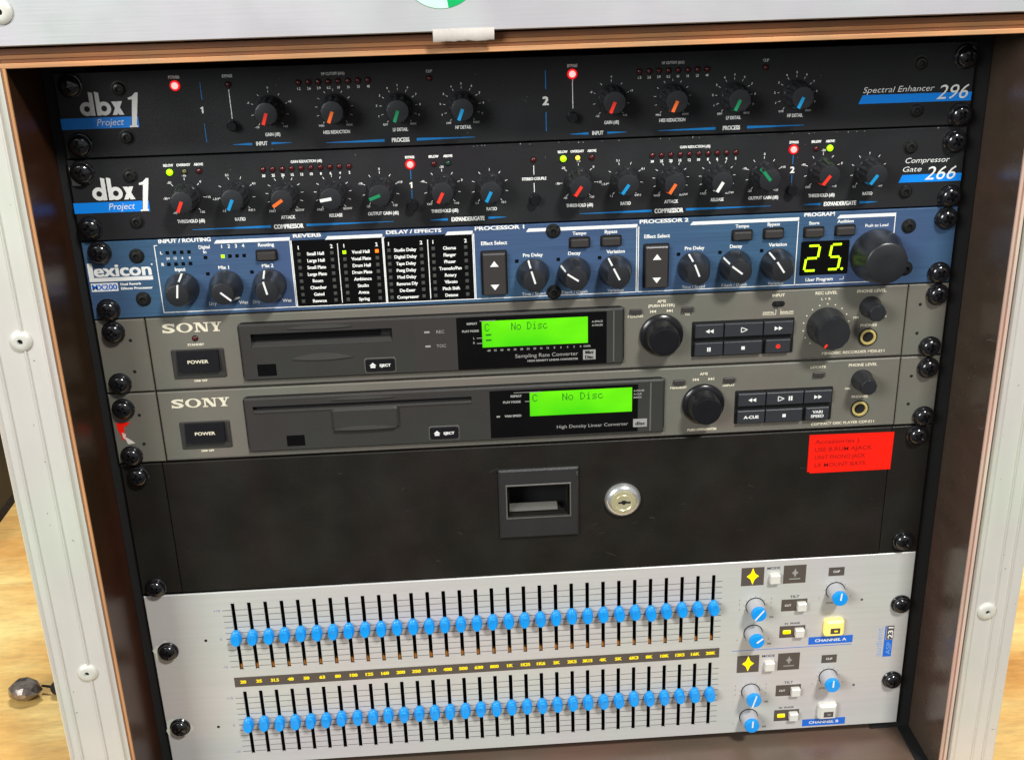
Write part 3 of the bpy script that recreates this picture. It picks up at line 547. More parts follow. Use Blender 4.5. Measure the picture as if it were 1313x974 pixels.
# ------------------------------------------------------------ 4 and 5: grey disc units
def serif_logo(parent, x, z, wd, h):
    m = MB(); y = -.06; k = wd/32.0; g = h/5.6; yy = [y]
    def P(pts): yy[0] -= .006; m.poly([(x+a*k, z+b*g) for a, b in pts], yy[0])
    v, f = glyphs('S', .03); x0 = min(q[0] for q in v); x1 = max(q[0] for q in v); z0 = min(q[1] for q in v); z1 = max(q[1] for q in v)
    m.add([(x+(q[0]-x0)/(x1-x0)*6.9*k, y, z+(q[1]-z0)/(z1-z0)*h) for q in v], f)
    P([(0, 0), (.6, 0), (.6, 2.0), (0, 2.0)]); P([(6.2, 3.7), (6.8, 3.7), (6.8, 5.6), (6.2, 5.6)])
    n = 30; cx, cz = x+12.3*k, z+2.8*g
    for i in range(n):
        a, b = 2*math.pi*i/n, 2*math.pi*(i+1)/n
        m.poly([(cx+r*k*math.cos(t), cz+q*g*math.sin(t)) for r, q, t in ((2.5, 2.25, a), (4.5, 2.85, a), (4.5, 2.85, b), (2.5, 2.25, b))], y)
    P([(17.6, 0), (20.6, 0), (20.6, .6), (17.6, .6)]); P([(18.6, .6), (19.5, .6), (19.5, 5), (18.6, 5)]); P([(17.4, 5), (20.6, 5), (20.2, 5.6), (17.4, 5.6)])
    P([(18.4, 5.6), (20.9, 5.6), (25, 0), (22.8, 0)]); P([(24.1, 0), (25, 0), (25, 5), (24.1, 5)]); P([(23, 5), (26, 5), (26, 5.6), (23, 5.6)])
    P([(26.4, 5), (30, 5), (30, 5.6), (26.4, 5.6)]); P([(30.6, 5), (33, 5), (33, 5.6), (30.6, 5.6)]); P([(27.2, 5), (29.4, 5), (30.6, 2.4), (28.8, 2.4)]); P([(31.2, 5), (32.1, 5), (30.6, 2.4), (29.9, 2.4)])
    P([(28.8, .6), (30.6, .6), (30.6, 2.4), (28.8, 2.4)]); P([(27.8, 0), (31.6, 0), (31.6, .6), (27.8, .6)])
    part('logo', m, 'print_cream', parent, 'flatprint', label='cream serif logo reading SONY')
def icon(mb, kind, x, z, s, y):
    if kind == 'rew': mb.poly([(x, z-s), (x, z+s), (x-1.8*s, z)], y).poly([(x+1.9*s, z-s), (x+1.9*s, z+s), (x+.1*s, z)], y)
    if kind == 'ff': mb.poly([(x, z+s), (x, z-s), (x+1.8*s, z)], y).poly([(x-1.9*s, z+s), (x-1.9*s, z-s), (x-.1*s, z)], y)
    if kind == 'stop': mb.rect(x-s*.8, x+s*.8, z-s*.8, z+s*.8, y)
    if kind == 'pause': mb.rect(x-s*.8, x-s*.15, z-s, z+s, y).rect(x+s*.15, x+s*.8, z-s, z+s, y)
    if kind == 'play':
        a, b, c = Vector((x-s, z+s)), Vector((x-s, z-s)), Vector((x+1.4*s, z))
        for p, q in ((a, b), (b, c), (c, a)): mb.line(p.x, p.y, q.x, q.y, .45, y)
    if kind == 'prev': mb.poly([(x, z-s), (x, z+s), (x-1.5*s, z)], y).poly([(x+1.6*s, z-s), (x+1.6*s, z+s), (x+.1*s, z)], y).rect(x-2*s, x-1.6*s, z-s, z+s, y)
    if kind == 'next': mb.poly([(x, z+s), (x, z-s), (x+1.5*s, z)], y).poly([(x-1.6*s, z+s), (x-1.6*s, z-s), (x-.1*s, z)], y).rect(x+1.6*s, x+2*s, z-s, z+s, y)
    if kind == 'eject': mb.poly([(x-s*1.3, z), (x+s*1.3, z), (x, z+s*1.2)], y).rect(x-s*.9, x+s*.9, z-.9*s, z-.15*s, y)
DOT = {'C': '0E11101010110E', 'N': '11191915131311', 'o': '00000E1111110E', 'D': '1C12111111121C', 'i': '04000C0404040E', 's': '00000F100E011E', 'c': '00000E1010110E', ' ': '00'*7, '=': '001F00001F0000'}
def dots(mb, s, x, z, px, pz, y):
    for ch in s:
        h = DOT[ch]
        for r in range(7):
            b = int(h[2*r:2*r+2], 16)
            for c in range(5):
                if b >> (4-c) & 1: mb.rect(x+c*px, x+(c+.92)*px, z-(r+.92)*pz, z-r*pz, y)
        x += 6*px
def oval_scoop(cx, cz, a, b, y):
    m = MB(); n = 20; top = [(cx-a+2*a*i/n, cz+b*(1-(2*i/n-1)**2)) for i in range(n+1)]; bot = [(cx-a+2*a*i/n, cz-b*.35*(1-(2*i/n-1)**2)) for i in range(n, -1, -1)]
    return m.prism(top+bot[1:-1], y-.9, y+.2)
JOG = MB().lathe([(12.6, 0), (12.7, .8), (12.3, 2.2), (11.2, 3.0), (10.2, 3.3), (9.2, 6), (8.7, 11), (8.2, 12), (7.3, 12.3), (5, 12.1)], 56).mesh('jog_knob', 'knob_gloss', True)
PHK = MB().lathe([(6.4, 0), (6.4, 1), (6.0, 1.6), (5.2, 10), (4.9, 12.2), (4.3, 12.8)], 36, wob=knurl(36, .02, (3, 4))).mesh('level_knob', 'knob_black', True)
JK = MB().lathe([(5.3, 0), (5.3, .9), (4.9, 1.1), (4.8, .8)], 32, cap=False).mesh('headphone_jack', 'knob_gloss', True)
JG = MB().lathe([(4.8, .8), (4.5, 1.4), (3.5, 1.5), (3.2, .5)], 32, cap=False).mesh('jack_bushing', 'gold', True)
JH = MB().lathe([(3.6, .55), (.4, .56)], 24).mesh('jack_hole', 'hole_black')
def recess(name, x0, x1, z0, z1, r=1, m='hole_black', y=-.3): return MB().rr(x0, x1, y, .1, z0, z1, r, .1)
def disc_unit(name, label, cat, zt, md):
    z = lambda v: v + zt + 133.35                           # drawn at the recorder's height, shifted for the player
    u = unit(name, label, cat, zt, 1, 0)
    b0, b1 = z(-177.1), z(-133.85)
    for x0, x1 in ((-.2, 26.6), (459.4, 482.6)):
        part('rack_ear', MB().box(x0, x1, 0, 4, b0, b1, .5), 'warm_grey_paint', u)
    part('faceplate', MB().loft([[(x, yy, zz) for yy, zz in ((4, b0), (-.2, b0), (-1.0, b0+.8), (-1.3, b0+1.2), (-1.3, b1-3.3), (-.9, b1-3.0), (-.6, b1-.5), (0, b1), (4, b1))] for x in (27.4, 458.8)]) if False else MB().box(27.5, 458.7, 0, 6, b0, b1, .55), 'warm_grey_paint', u)
    part('seam', MB().box(26.7, 27.4, 2.5, 6, b0, b1).box(458.8, 459.3, 2.5, 6, b0, b1), 'hole_black', u)
    part('edge_moulding', MB().box(27.8, 458.4, -.25, 0, b1-.85 if False else b0+.7, b0+1.5 if True else 0, .08), 'mid_grey_plastic', u, label='thin moulding line along lower edge')  # raised strip, slightly darker than the faceplate
    part('chassis', MB().box(30, 455, 6.2, 240, b0+.5, b1-.5), 'flight_black', u)
    for x, zz in (((17.6, -146.1), (17.2, -164.8), (466.9, -145.9), (466.8, -163.5)) if md else ((15.8, -191.6), (15.8, -209.8), (466.3, -190.3), (466.3, -208.2))):
        part('pin_hole', MB().lathe([(1.0, .05), (.1, .06)], 12, x, zz), 'hole_black', u)
    L = MB(); return u, L, z, b0, b1
def power(u, L, x0, x1, zt, zb, standby):
    f = part('power_switch', MB().rr(x0, x1, -1.0, .1, zb, zt, .8, .5), 'dark_grey_plastic', u)
    c = MB().loft([[(x0+3.2, -.9, zb+4.6), (x1-2.8, -.9, zb+4.6), (x1-2.8, -.9, zt-.4), (x0+3.2, -.9, zt-.4)], [(x0+3.5, -3.6, zb+4.9), (x1-3.1, -3.6, zb+4.9), (x1-3.1, -2.2, zt-.7), (x0+3.5, -2.2, zt-.7)]])
    part('rocker_cap', c, 'knob_gloss', f)
    p = MB(); text(p, 'POWER', (x0+x1)/2+.4, (zt+zb)/2+1.3, 1.9, bold=.03, y=-3.75, wx=1.2)
    part('key_print', p, 'print_cream', f, 'flatprint')
    text(L, 'ON   OFF', (x0+x1)/2-.3, zb-2.4, 1.2, bold=.05); L.rect((x0+x1)/2-1.2, (x0+x1)/2-.4, zb-2.3, zb-1.3, -.05)
def keys(u, xs, rows, zs, icons, x1=None):
    fr = part('transport_panel', MB().rr(xs[0]-1.2, xs[-1]+1.0, -.3, .1, zs[-1][1]-1.0, zs[0][0]+1.0, .8, .1), 'hole_black', u)
    for r, (zt, zb) in enumerate(zs):
        for k in range(3):
            a, b = xs[k]+.35, xs[k+1]-.35
            if icons[r][k] in ('rec', 'VARI') : a += 1.6
            if r == 1 and k == 2: b -= 1.0
            kc = part('key', MB().box(a, b, -3.0, .0, zb+.2, zt-.2, .35), 'button_key', fr)
            p = MB(); cx, cz = (a+b)/2, (zt+zb)/2; ic = icons[r][k]; m_ = 'print_white'
            if ic == 'rec': p.ring(cx, cz, .35, 1.35, -3.06, 16); m_ = 'pointer_red'
            elif ic == 'VARI': text(p, 'VARI', cx, cz+.5, 1.7, y=-3.06, bold=.03, wx=1.15); text(p, 'SPEED', cx, cz-2.2, 1.7, y=-3.06, bold=.03, wx=1.15)
            elif ic == 'A-CUE': text(p, 'A-CUE', cx, cz-.9, 1.8, y=-3.06, bold=.04, wx=1.15)
            elif ic == 'playpause': icon(p, 'play', cx-2.6, cz, 1.5, -3.06); icon(p, 'pause', cx+3.2, cz, 1.4, -3.06)
            else: icon(p, ic, cx, cz, 1.5 if ic == 'play' else 1.25, -3.06)
            part('key_print', p, m_, kc, 'flatprint')
def tiny_btn(u, x, z): part('small_button', MB().rr(x-3.3, x+3.3, -1.6, .1, z-1.5, z+1.5, .5, .3), 'button_dark', u)
def jack(u, x, z):
    j = inst('headphone_jack', JK, u, x, z); link('jack_bushing', JG, j, (0, 0, 0)); link('jack_hole', JH, j, (0, 0, 0))
def lcd(u, f, x0, x1, z0, z1, yy, md):
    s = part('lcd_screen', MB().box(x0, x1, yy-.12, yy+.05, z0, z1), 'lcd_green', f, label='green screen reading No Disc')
    d = MB(); dots(d, 'C    No Disc', x0+1.6, z1-1.6, .5 if md else .58, .64, yy-.17)
    if md:
        for zz in (z0+7.0, z0+3.8): d.rect(x0+2, x0+5.2, zz, zz+1.0, yy-.17)
    part('screen_text', d, 'lcd_ink', s, 'flatprint')

# recorder
u, L, z, b0, b1 = disc_unit('minidisc_recorder', 'upper grey disc rack unit with REC and TOC lamps and big level knob', 'disc recorder', -133.35, True)
screws(u, [(9.2, -140.7), (8.2, -171.6), (476.0, -140.1), (475.0, -172.1)])
serif_logo(u, 36, -142.8, 32, 5.5)
lamp(u, 'dark_red', 53.3, -146.5, label='unlit standby lamp'); text(L, 'STANDBY', 53.3, -150.9, 1.3, bold=.04, wx=1.1)
power(u, L, 38.9, 68.3, -152.8, -170.3, True)
part('bezel_groove', MB().rr(77.4, 295.4, -.15, .1, -173.6, -138.4, 3.4, .1), 'hole_black', u)
yb = -2.6
fz = part('drive_bezel', MB().plate(78.2, 294.6, yb, 0, -172.8, -139.2, [(84.5, 163.5, -153.0, -144.8)], .9), 'dark_grey_plastic', u)
part('disc_slot', MB().box(84.6, 163.4, 1.2, 1.6, -152.9, -144.9), 'hole_black', fz)
part('slot_ledge', MB().loft([[(x, yy, zz) for yy, zz in ((-2.4, -152.9), (-2.2, -152.0), (1.2, -149.6), (1.2, -152.9))] for x in (84.6, 163.4)]), 'dark_grey_plastic', fz)
part('slot_flap', MB().box(84.8, 157, -.6, -.2, -149.2, -146.2), 'window_black', fz)
part('finger_scoop', oval_scoop(123.5, -160.6, 17, 3.0, yb), 'scoop_grey', fz, True); part('finger_scoop', oval_scoop(123.5, -142.3, 18, 1.8, yb), 'scoop_grey', fz, True)
part('sensor_window', MB().box(86.3, 96.9, yb-.06, yb+.02, -170.2, -163), 'window_black', fz)
def eject(x, zc, wd):
    e = part('eject_button', MB().rr(x-wd/2, x+wd/2, yb-.25, yb+.05, zc-4.6, zc+4.6, 1.4, .2), 'mid_grey_plastic', fz)
    part('key_cap', MB().rr(x-wd/2+.7, x+wd/2-.7, yb-1.1, yb, zc-3.6, zc+4.1, 1.1, .4), 'knob_gloss', e)
    p = MB(); icon(p, 'eject', x-4.2, zc+.3, 1.5, yb-1.16); text(p, 'EJECT', x+2.8, zc-.5, 1.5, bold=.05, y=yb-1.16, wx=1.1); part('key_print', p, 'print_white', e, 'flatprint')
eject(155.6, -166.8, 18)
wn = part('indicator_window', MB().rect(176.4, 199.6, -171.9, -140.6, yb-.03), 'button_dark', fz, 'flatprint')
dw = part('display_window', MB().rect(199.8, 285.0, -172, -140.6, yb-.04), 'window_black', fz, 'flatprint')
part('bezel_rib', MB().box(288.6, 289.4, yb-.3, yb, -171, -140.4), 'mid_grey_plastic', fz)
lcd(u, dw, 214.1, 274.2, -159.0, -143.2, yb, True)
D = MB(); yt = yb-.12
text(D, 'REC', 190.6, -149.2, 1.8, y=yt, bold=.0); text(D, 'TOC', 190.8, -157.7, 1.8, y=yt, bold=.0); D.rect(181.5, 184.5, -148.8, -147.7, yt).rect(181.7, 184.7, -157.3, -156.2, yt)
text(D, 'REPEAT', 208.6, -145.0, 1.2, y=yt, bold=.05); text(D, 'PLAY MODE', 207.6, -149.4, 1.2, y=yt, bold=.05); text(D, 'L', 209.4, -153.8, 1.3, y=yt); text(D, 'R', 209.4, -156.6, 1.3, y=yt)
D.rect(211, 214, -153.4, -153, yt).rect(211, 214, -156.6, -156.2, yt).rect(213, 222, -143.3, -142.9, yt)
for k, t in enumerate('-60 55 50 40 30 28 24 20 16 12 8 6 4 2 0 OVER'.split()): text(D, t, 217.5+k*3.75, -161.5, 1.1, y=yt, bold=.03)
text(D, 'Sampling Rate Converter', 250.5, -166.2, 2.2, y=yt, bold=.0, fit=36); text(D, 'HIGH DENSITY LINEAR CONVERTER', 254, -168.9, 1.1, y=yt, bold=.04, fit=29)
text(D, 'A-SPACE', 279.6, -146.9, 1.1, y=yt, bold=.03); text(D, 'A-PAUSE', 279.6, -149.1, 1.1, y=yt, bold=.03)
part('window_print', D, 'print_grey', dw, 'flatprint')
lg = MB().rect(271.4, 278.6, -169.2, -163.2, yt); part('disc_emblem', lg, 'print_grey', dw, 'flatprint')
lt = MB(); text(lt, 'Mini', 275, -165.7, 1.9, y=yt-.05, bold=.04); text(lt, 'Disc', 275, -168.6, 1.9, y=yt-.05, bold=.04); part('emblem_print', lt, 'window_black', dw, 'flatprint')
for x, t, al in ((301.8, 'MENU/NO', -146.0), (331.4, 'YES', -146.0)): tiny_btn(u, x, -142.4); text(L, t, x, al, 1.3, bold=.04)
text(L, 'AMS', 316.6, -137.8, 1.6, bold=.04, wx=1.1); text(L, '(PUSH ENTER)', 316.6, -140.3, 1.5, bold=.04, wx=1.1); icon(L, 'prev', 312, -142.9, .95, -.05); icon(L, 'next', 321.2, -142.9, .95, -.05)
inst('jog_knob', JOG, u, 316.8, -157.2)
keys(u, [335.6, 352.6, 375.4, 392.9], 2, [(-151.2, -159.6), (-162.3, -170.6)], [['rew', 'play', 'ff'], ['pause', 'stop', 'rec']])
text(L, 'INPUT', 383.8, -137.3, 1.6, bold=.04, wx=1.1); part('slide_switch', MB().rr(380.2, 387.6, -.3, .1, -143.4, -140.0, 1.6, .1).box(382, 384.5, -2, -.2, -142.6, -140.8, .2), 'hole_black', u)
text(L, 'DIGITAL', 378.6, -147.4, 1.2, bold=.04); text(L, 'ANALOG', 389.3, -147.4, 1.2, bold=.04); L.rect(375, 382.8, -148.2, -147.9, -.05).rect(382.6, 382.9, -148, -144.8, -.05).rect(385.4, 385.7, -148, -144.8, -.05).rect(385.4, 393, -148.2, -147.9, -.05)
text(L, 'REC LEVEL', 411.4, -137.2, 1.7, bold=.03, wx=1.1); text(L, 'L  +  R', 411.4, -140.6, 1.3, bold=.04)
rk = part('record_level_knob', MB().lathe([(11.4, 0), (11.4, 1.2), (10.9, 2.2), (9.9, 10), (9.6, 14.2), (9.0, 15)], 48, 412.6, -156.4, wob=knurl(48, .012, (3, 4))), 'knob_black', u, True)
link('pointer', MB().box(-.6, .6, -15.2, -14.8, 6.8, 9.2).mesh('pointer', 'pointer_red'), rk, (0, 0, 0), rot=(0, math.radians(212), 0))
for a in range(-140, 141, 20):
    t = math.radians(a); L.disc(412.6+13.4*math.sin(t), -156.4+13.4*math.cos(t), .45, -.05, 8)
text(L, 'PHONE LEVEL', 437.7, -137.2, 1.7, bold=.03, wx=1.1); inst('level_knob', PHK, u, 437.6, -145.9); text(L, 'MIN', 429.8, -152.7, 1.2, bold=.04); text(L, 'MAX', 446, -152.7, 1.2, bold=.04); text(L, 'PHONES', 437.7, -157.9, 1.6, bold=.03, wx=1.1)
jack(u, 437.7, -164.2); text(L, 'MINIDISC RECORDER MDS-E11', 430, -174.1, 1.6, bold=.03, fit=37)
part('lettering', L, 'print_cream', u, 'flatprint')

# player
u, L, z, b0, b1 = disc_unit('compact_disc_player', 'lower grey disc rack unit with a raised block under its thin slot and A-CUE key', 'disc player', -177.8, False)
screws(u, [(7.6, -187.1), (7.9, -216.9), (475.5, -185.2), (476.0, -216.4)])
serif_logo(u, 34.8, -188.4, 32, 5.5); power(u, L, 37.6, 66.3, -197.2, -214.2, False)
part('bezel_groove', MB().rr(75.3, 319.6, -.15, .1, -218.4, -183.0, 3.4, .1), 'hole_black', u)
fz = part('drive_bezel', MB().plate(76.1, 318.9, yb, 0, -217.6, -183.8, [(80.9, 206.5, -191.4, -188.8)], .9), 'dark_grey_plastic', u)
part('disc_slot', MB().box(81, 206.4, 1.2, 1.6, -191.3, -188.9), 'hole_black', fz)
part('slot_lip', MB().box(81, 206.5, yb-.5, yb, -193.3, -191.6, .4), 'dark_grey_plastic', fz)
part('finger_block', MB().rr(125.5, 164, yb-2.0, yb, -205.6, -192.0, 2, 1.2), 'dark_grey_plastic', fz, label='raised block below the disc slot'); part('finger_scoop', oval_scoop(144.5, -204.6, 18, 1.8, yb-1.9), 'scoop_grey', fz, True)
part('finger_scoop', oval_scoop(144.5, -186.4, 18, 1.4, yb), 'scoop_grey', fz, True)
part('sensor_window', MB().box(98.3, 108.7, yb-.06, yb+.02, -214.6, -207.8), 'window_black', fz)
eject(189.7, -211, 18)
dw = part('display_window', MB().rect(216.9, 303.5, -216, -186.0, yb-.04), 'window_black', fz, 'flatprint')
part('bezel_rib', MB().box(310.4, 311.4, yb-.3, yb, -216, -185.4), 'mid_grey_plastic', fz)
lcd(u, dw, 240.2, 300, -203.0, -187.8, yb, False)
D = MB()
text(D, 'REPEAT', 232.4, -190.5, 1.3, y=yt, bold=.05); text(D, 'PLAY MODE', 229.8, -194.1, 1.3, y=yt, bold=.05); text(D, 'VARI SPEED', 230.2, -202.9, 1.3, y=yt, bold=.05); D.rect(220.6, 222.6, -202.8, -201.8, yt).rect(237.4, 240, -193.7, -193.3, yt).rect(231, 247, -187.9, -187.6, yt-.1)
text(D, 'High Density Linear Converter', 276.8, -211.7, 2.0, y=yt, bold=.0, fit=42)
for k, t in enumerate(('A-PAUSE', 'A-CUE', 'INDEX')): text(D, t, 305.6 if False else 300.9, -190.6-k*2.1, 1.1, y=yt, bold=.03, al='l')
part('window_print', D, 'print_grey', dw, 'flatprint')
part('disc_emblem', MB().rect(300.8, 309, -213.2, -208, yt), 'print_grey', dw, 'flatprint'); lt = MB(); text(lt, 'disc', 305, -212, 2.2, y=yt-.05, bold=.03, wx=1.2); part('emblem_print', lt, 'window_black', dw, 'flatprint')
for x, t in ((327.8, 'MENU/EDIT'), (357.4, 'DISPLAY')): tiny_btn(u, x, -187.0); text(L, t, x, -191.2, 1.3, bold=.04)
text(L, 'AMS', 342.4, -183.3, 1.5, bold=.04, wx=1.1); icon(L, 'prev', 338, -186.0, .95, -.05); icon(L, 'next', 346.7, -186.0, .95, -.05)
inst('jog_knob', JOG, u, 342.5, -201.5); text(L, 'PUSH OPEN/ENTER', 342.5, -218.8, 1.4, bold=.05, shear=.1)
keys(u, [362.6, 379.4, 401.9, 418.8], 2, [(-195.3, -203.6), (-206.2, -214.6)], [['rew', 'playpause', 'ff'], ['A-CUE', 'stop', 'VARI']])
text(L, 'LOCATE', 410, -182.5, 1.5, bold=.04, wx=1.1); tiny_btn(u, 410.4, -186.3)
text(L, 'PHONE LEVEL', 436.6, -182.4, 1.7, bold=.03, wx=1.1); inst('level_knob', PHK, u, 436.6, -191.0); text(L, 'MIN', 428.6, -197.0, 1.2, bold=.04); text(L, 'MAX', 444.6, -197, 1.2, bold=.04); text(L, 'PHONES', 436.4, -202.6, 1.6, bold=.03, wx=1.1)
jack(u, 436.8, -209.4); text(L, 'COMPACT DISC PLAYER CDP-E11', 427.4, -219.1, 1.6, bold=.03, fit=38)
part('lettering', L, 'print_cream', u, 'flatprint')
part('tape_remnant', MB().prism([(1.9, -195.8), (9.8, -195.6), (8.4, -197.4), (5.8, -198.6), (6.2, -200.4), (5.4, -202), (6.6, -203.6), (6.0, -206), (4.2, -207), (3.6, -203.2), (2.3, -200)], -.2, 0), 'red_label', u, label='torn scrap of red tape on left ear')
part('tape_remnant', MB().prism([(4.4, -201.9), (6.4, -203.2), (6.0, -205), (9.4, -207.6), (10.8, -209), (6.8, -209.4), (6.0, -206.6), (4.6, -205)], -.25, 0), 'tape_white', u, label='torn white tape backing on left ear')

# ------------------------------------------------------------ drawer
u = unit('lockable_rack_drawer', 'plain black lockable rack drawer with recessed latch and red label', 'rack unit', -222.25, 2)
part('drawer_front', MB().plate(24.4, 458, 0, 3, -310.6, -222.9, [(226.6, 261.7, -268.6, -249.4)], .4), 'drawer_paint', u)
for x0, x1 in ((.2, 24.0), (458.4, 482.4)): part('rack_ear', MB().box(x0, x1, .2, 3, -310.6, -222.9, .4), 'drawer_paint', u)
part('drawer_box', MB().box(30, 222, 3.2, 260, -309, -224).box(266, 452, 3.2, 260, -309, -224).box(222, 266, 30, 260, -309, -224), 'flight_black', u)
screws(u, [(9.6, -230.2), (8.9, -306.0), (473.6, -228.6), (472.4, -301.3)])
lh = part('drawer_latch', MB().plate(220.3, 268.4, -2.4, 0, -284, -237.8, [(225.0, 263.2, -269.9, -248.1)], 1.0), 'latch_grey', u)
part('latch_recess', MB().plate(225.0, 263.2, 0, .4, -269.9, -248.1, [(226.2, 262, -268.8, -249.2)], .1).box(226.2, 262, 14, 14.5, -268.8, -249.2).add([(226.2, .3, -268.8), (262, .3, -268.8), (262, 14, -268.8), (226.2, 14, -268.8), (226.2, .3, -249.2), (262, .3, -249.2), (262, 14, -249.2), (226.2, 14, -249.2)], [(0, 1, 2, 3), (4, 5, 6, 7), (0, 3, 7, 4), (1, 2, 6, 5)]), 'hole_black', lh)
part('latch_rim', MB().plate(224.4, 263.8, -2.9, -2.3, -270.5, -247.5, [(225.2, 263.0, -269.7, -248.3)], .25), 'mid_grey_plastic', lh)
pd = MB(); pd.loft([[(x, yy, zz) for yy, zz in ((9, -266.2), (8.2, -265.4), (3, -265.4), (1.6, -266.0), (1.4, -267.4), (2.2, -268.2), (3, -268.4), (9.4, -268.4))] for x in (226.6, 255.8)]); part('latch_paddle', pd, 'aluminium_dull', lh, True)
lk = part('key_lock', MB().lathe([(11.0, 0), (11.0, 1.0), (10.2, 2.6), (8.6, 3.8), (7.9, 4.0), (7.6, 3.4)], 48, 295.4, -262.2, cap=False), 'chrome', u, True)
part('lock_plug', MB().lathe([(7.7, 3.4), (7.4, 4.3), (5.4, 4.5), (5.0, 4.2), (4.8, 4.4), (.3, 4.4)], 40, 295.4, -262.2), 'brass', lk, True)
part('keyhole', MB().prism([(292.2, -262.6), (299.6, -262.7), (299.6, -261.7), (297.3, -261.6), (296.3, -260.8), (294.7, -260.8), (293.8, -261.6), (292.2, -261.8)], -4.7, -4.3).prism([(294.4, -262.6), (296.6, -262.6), (296.2, -263.4), (294.8, -263.4)], -4.7, -4.3), 'hole_black', lk)
sk = part('label_sticker', MB().prism([(407.9, -225.4), (459.6, -226.0), (459.4, -250.9), (409.6, -251.0), (409.4, -250.0), (408.0, -250.0)][::-1], -.35, 0), 'red_label', u, label='bright red label with four faint typed lines')
T = MB()
for k, (t, wd_) in enumerate((('Accessories )', 27), ('USE B.RUM AJACK', 35), ('UNIT PHONO JACK', 31), ('LR MOUNT BAYS', 31))): text(T, t, 411.5+k*.3, -231.4-k*5.2, 2.6, y=-.4, bold=.004, fit=wd_, al='l')
part('label_print', T, 'label_ink', sk, 'flatprint')
flecks(u, 30, 450, -309, -224, 14, 'print_dark', s=.25)
scf = MB()
for i in range(22):
    cx, cz = (rnd.gauss(285, 40), rnd.gauss(-268, 16)) if i < 15 else (rnd.uniform(40, 450), rnd.uniform(-305, -228))
    if 219 < cx < 270 or (cx-295)**2+(cz+262)**2 < 200 or cz < -309 or cz > -224: continue
    a = rnd.uniform(-.5, .5); l = rnd.uniform(1.5, 7); scf.line(cx, cz, cx+l*math.cos(a), cz+l*math.sin(a), rnd.uniform(.06, .16), -.05)
part('scratches', scf, 'print_dark', u, 'flatprint', kind='stuff')

# ------------------------------------------------------------ graphic equalizer
RO = -.0044; ZO = 241.3*.0044
u = unit('graphic_equalizer', 'silver rack unit with two rows of blue fader caps at the bottom', 'equalizer', -311.15, 3, 1.0, RO)
Q = -312.4; u.location.z += ZO*S; 
def W(zz): return zz+ZO                                      # drawing height, measured at the left edge of the panel
class EM(MB):
    def mesh(s, *a, **k): return MB.mesh(s, *a, **k)
fx = [53.9+k*(354.25-53.9)/30 for k in range(31)]
holes = [(x-1.15, x+1.15, W(-370.2), W(-320.8)) for x in fx]+[(x-1.35, x+.95, W(-436.0), W(-386.6)) for k, x in enumerate(fx)]
part('faceplate', MB().plate(0.9, 482.6, 0, 1.2, W(-444.2), W(-312.5), holes, .4), 'silver_panel', u)
part('chassis', MB().box(16, 468, 8, 150, W(-443.5), W(-313.5)), 'hole_black', u)
screws(u, [(10.4, W(-352.5)), (9.8, W(-410.8)), (476.2, W(-350.2)), (475.8, W(-408.8))])
CAPB = MB()
def capmesh():
    m = MB(); P_ = [(3.1, 5.0, .6), (3.35, 5.5, .9), (3.3, 5.3, 3.2), (3.0, 4.9, 3.6), (2.45, 3.9, 3.8), (2.5, 3.9, 4.3), (3.0, 4.4, 4.7), (2.95, 4.35, 5.7), (2.55, 3.85, 6.3), (1.9, 3.0, 6.25), (1.0, 1.8, 6.0)]; n = 28
    m.loft([[(a*math.cos(2*math.pi*t/n), -h, b*math.sin(2*math.pi*t/n) - (.7 if h < 3.9 else 0)) for t in range(n)] for a, b, h in P_]); return m.mesh('fader_cap', 'cap_blue', True)
CAP = capmesh()
STEM = MB().box(-.6, .6, -1.0, 6, -1.6, 1.6).mesh('fader_stem', 'steel')
for row, zc in ((0, -343.6), (1, -410.0)):
    for k, x in enumerate(fx):
        dz = rnd.uniform(-.35, .35) + (-1.2 if (row == 0 and k == 26) else 0) + (.004*(x-200) if True else 0)
        c = inst('fader_cap', CAP, u, x-(.2 if row else 0), W(zc+dz)); c.rotation_euler = (rnd.uniform(-.05, .05), rnd.uniform(-.07, .07), rnd.uniform(-.05, .05)); link('fader_stem', STEM, c, (0, 0, 0))
ST = MB().box(-.8, .8, 2.0, 5, -1.8, 1.2).mesh('slot_end_block', 'amber_block')  # small amber block behind the lower end of each upper slot
for x in fx: inst('slot_end_block', ST, u, x, W(-368.4))
L = MB(); BL = MB()
for a, b in ((-325.6, -367.4), (-391.4, -433.6)):
    for i in range(11):
        zz = W(a+(b-a)*i/10); xs = [47.2]+sum([[x-1.3, x+1.3] for x in fx], [])+[359.8]
        for j in range(0, len(xs), 2): (L if i != 5 else BL).rect(xs[j], xs[j+1], zz-.19-(.12 if i == 5 else 0), zz+.19+(.12 if i == 5 else 0), -.05)
part('scale_lines', L, 'print_line', u, 'flatprint'); part('centre_lines', BL, 'print_dark', u, 'flatprint')
SM = MB()
for zz, t in ((-326.4, '+10'), (-347.2, '0'), (-368.2, '-10'), (-392.1, '+10'), (-413.2, '0'), (-434.4, '-10')): text(SM, t, 43.8, W(zz), 1.8, bold=.0)
part('scale_print', SM, 'print_slate', u, 'flatprint')
part('frequency_strip', MB().rect(48.2, 359.7, W(-383.0), W(-375.6), -.04), 'label_strip', u, 'flatprint')
FQ = MB()
for x, t in zip(fx, '20 25 31.5 40 50 63 80 100 125 160 200 250 315 400 500 630 800 1K 1K25 1K6 2K 2K5 3K15 4K 5K 6K3 8K 10K 12K5 16K 20K'.split()): text(FQ, t, x-.2, W(-380.3), 2.15, bold=.07, wx=1.15 if len(t) < 4 else .95)
part('frequency_print', FQ, 'print_yellow', u, 'flatprint')
L = MB(); B = MB(); Y = MB(); DB = MB(); WT = MB()
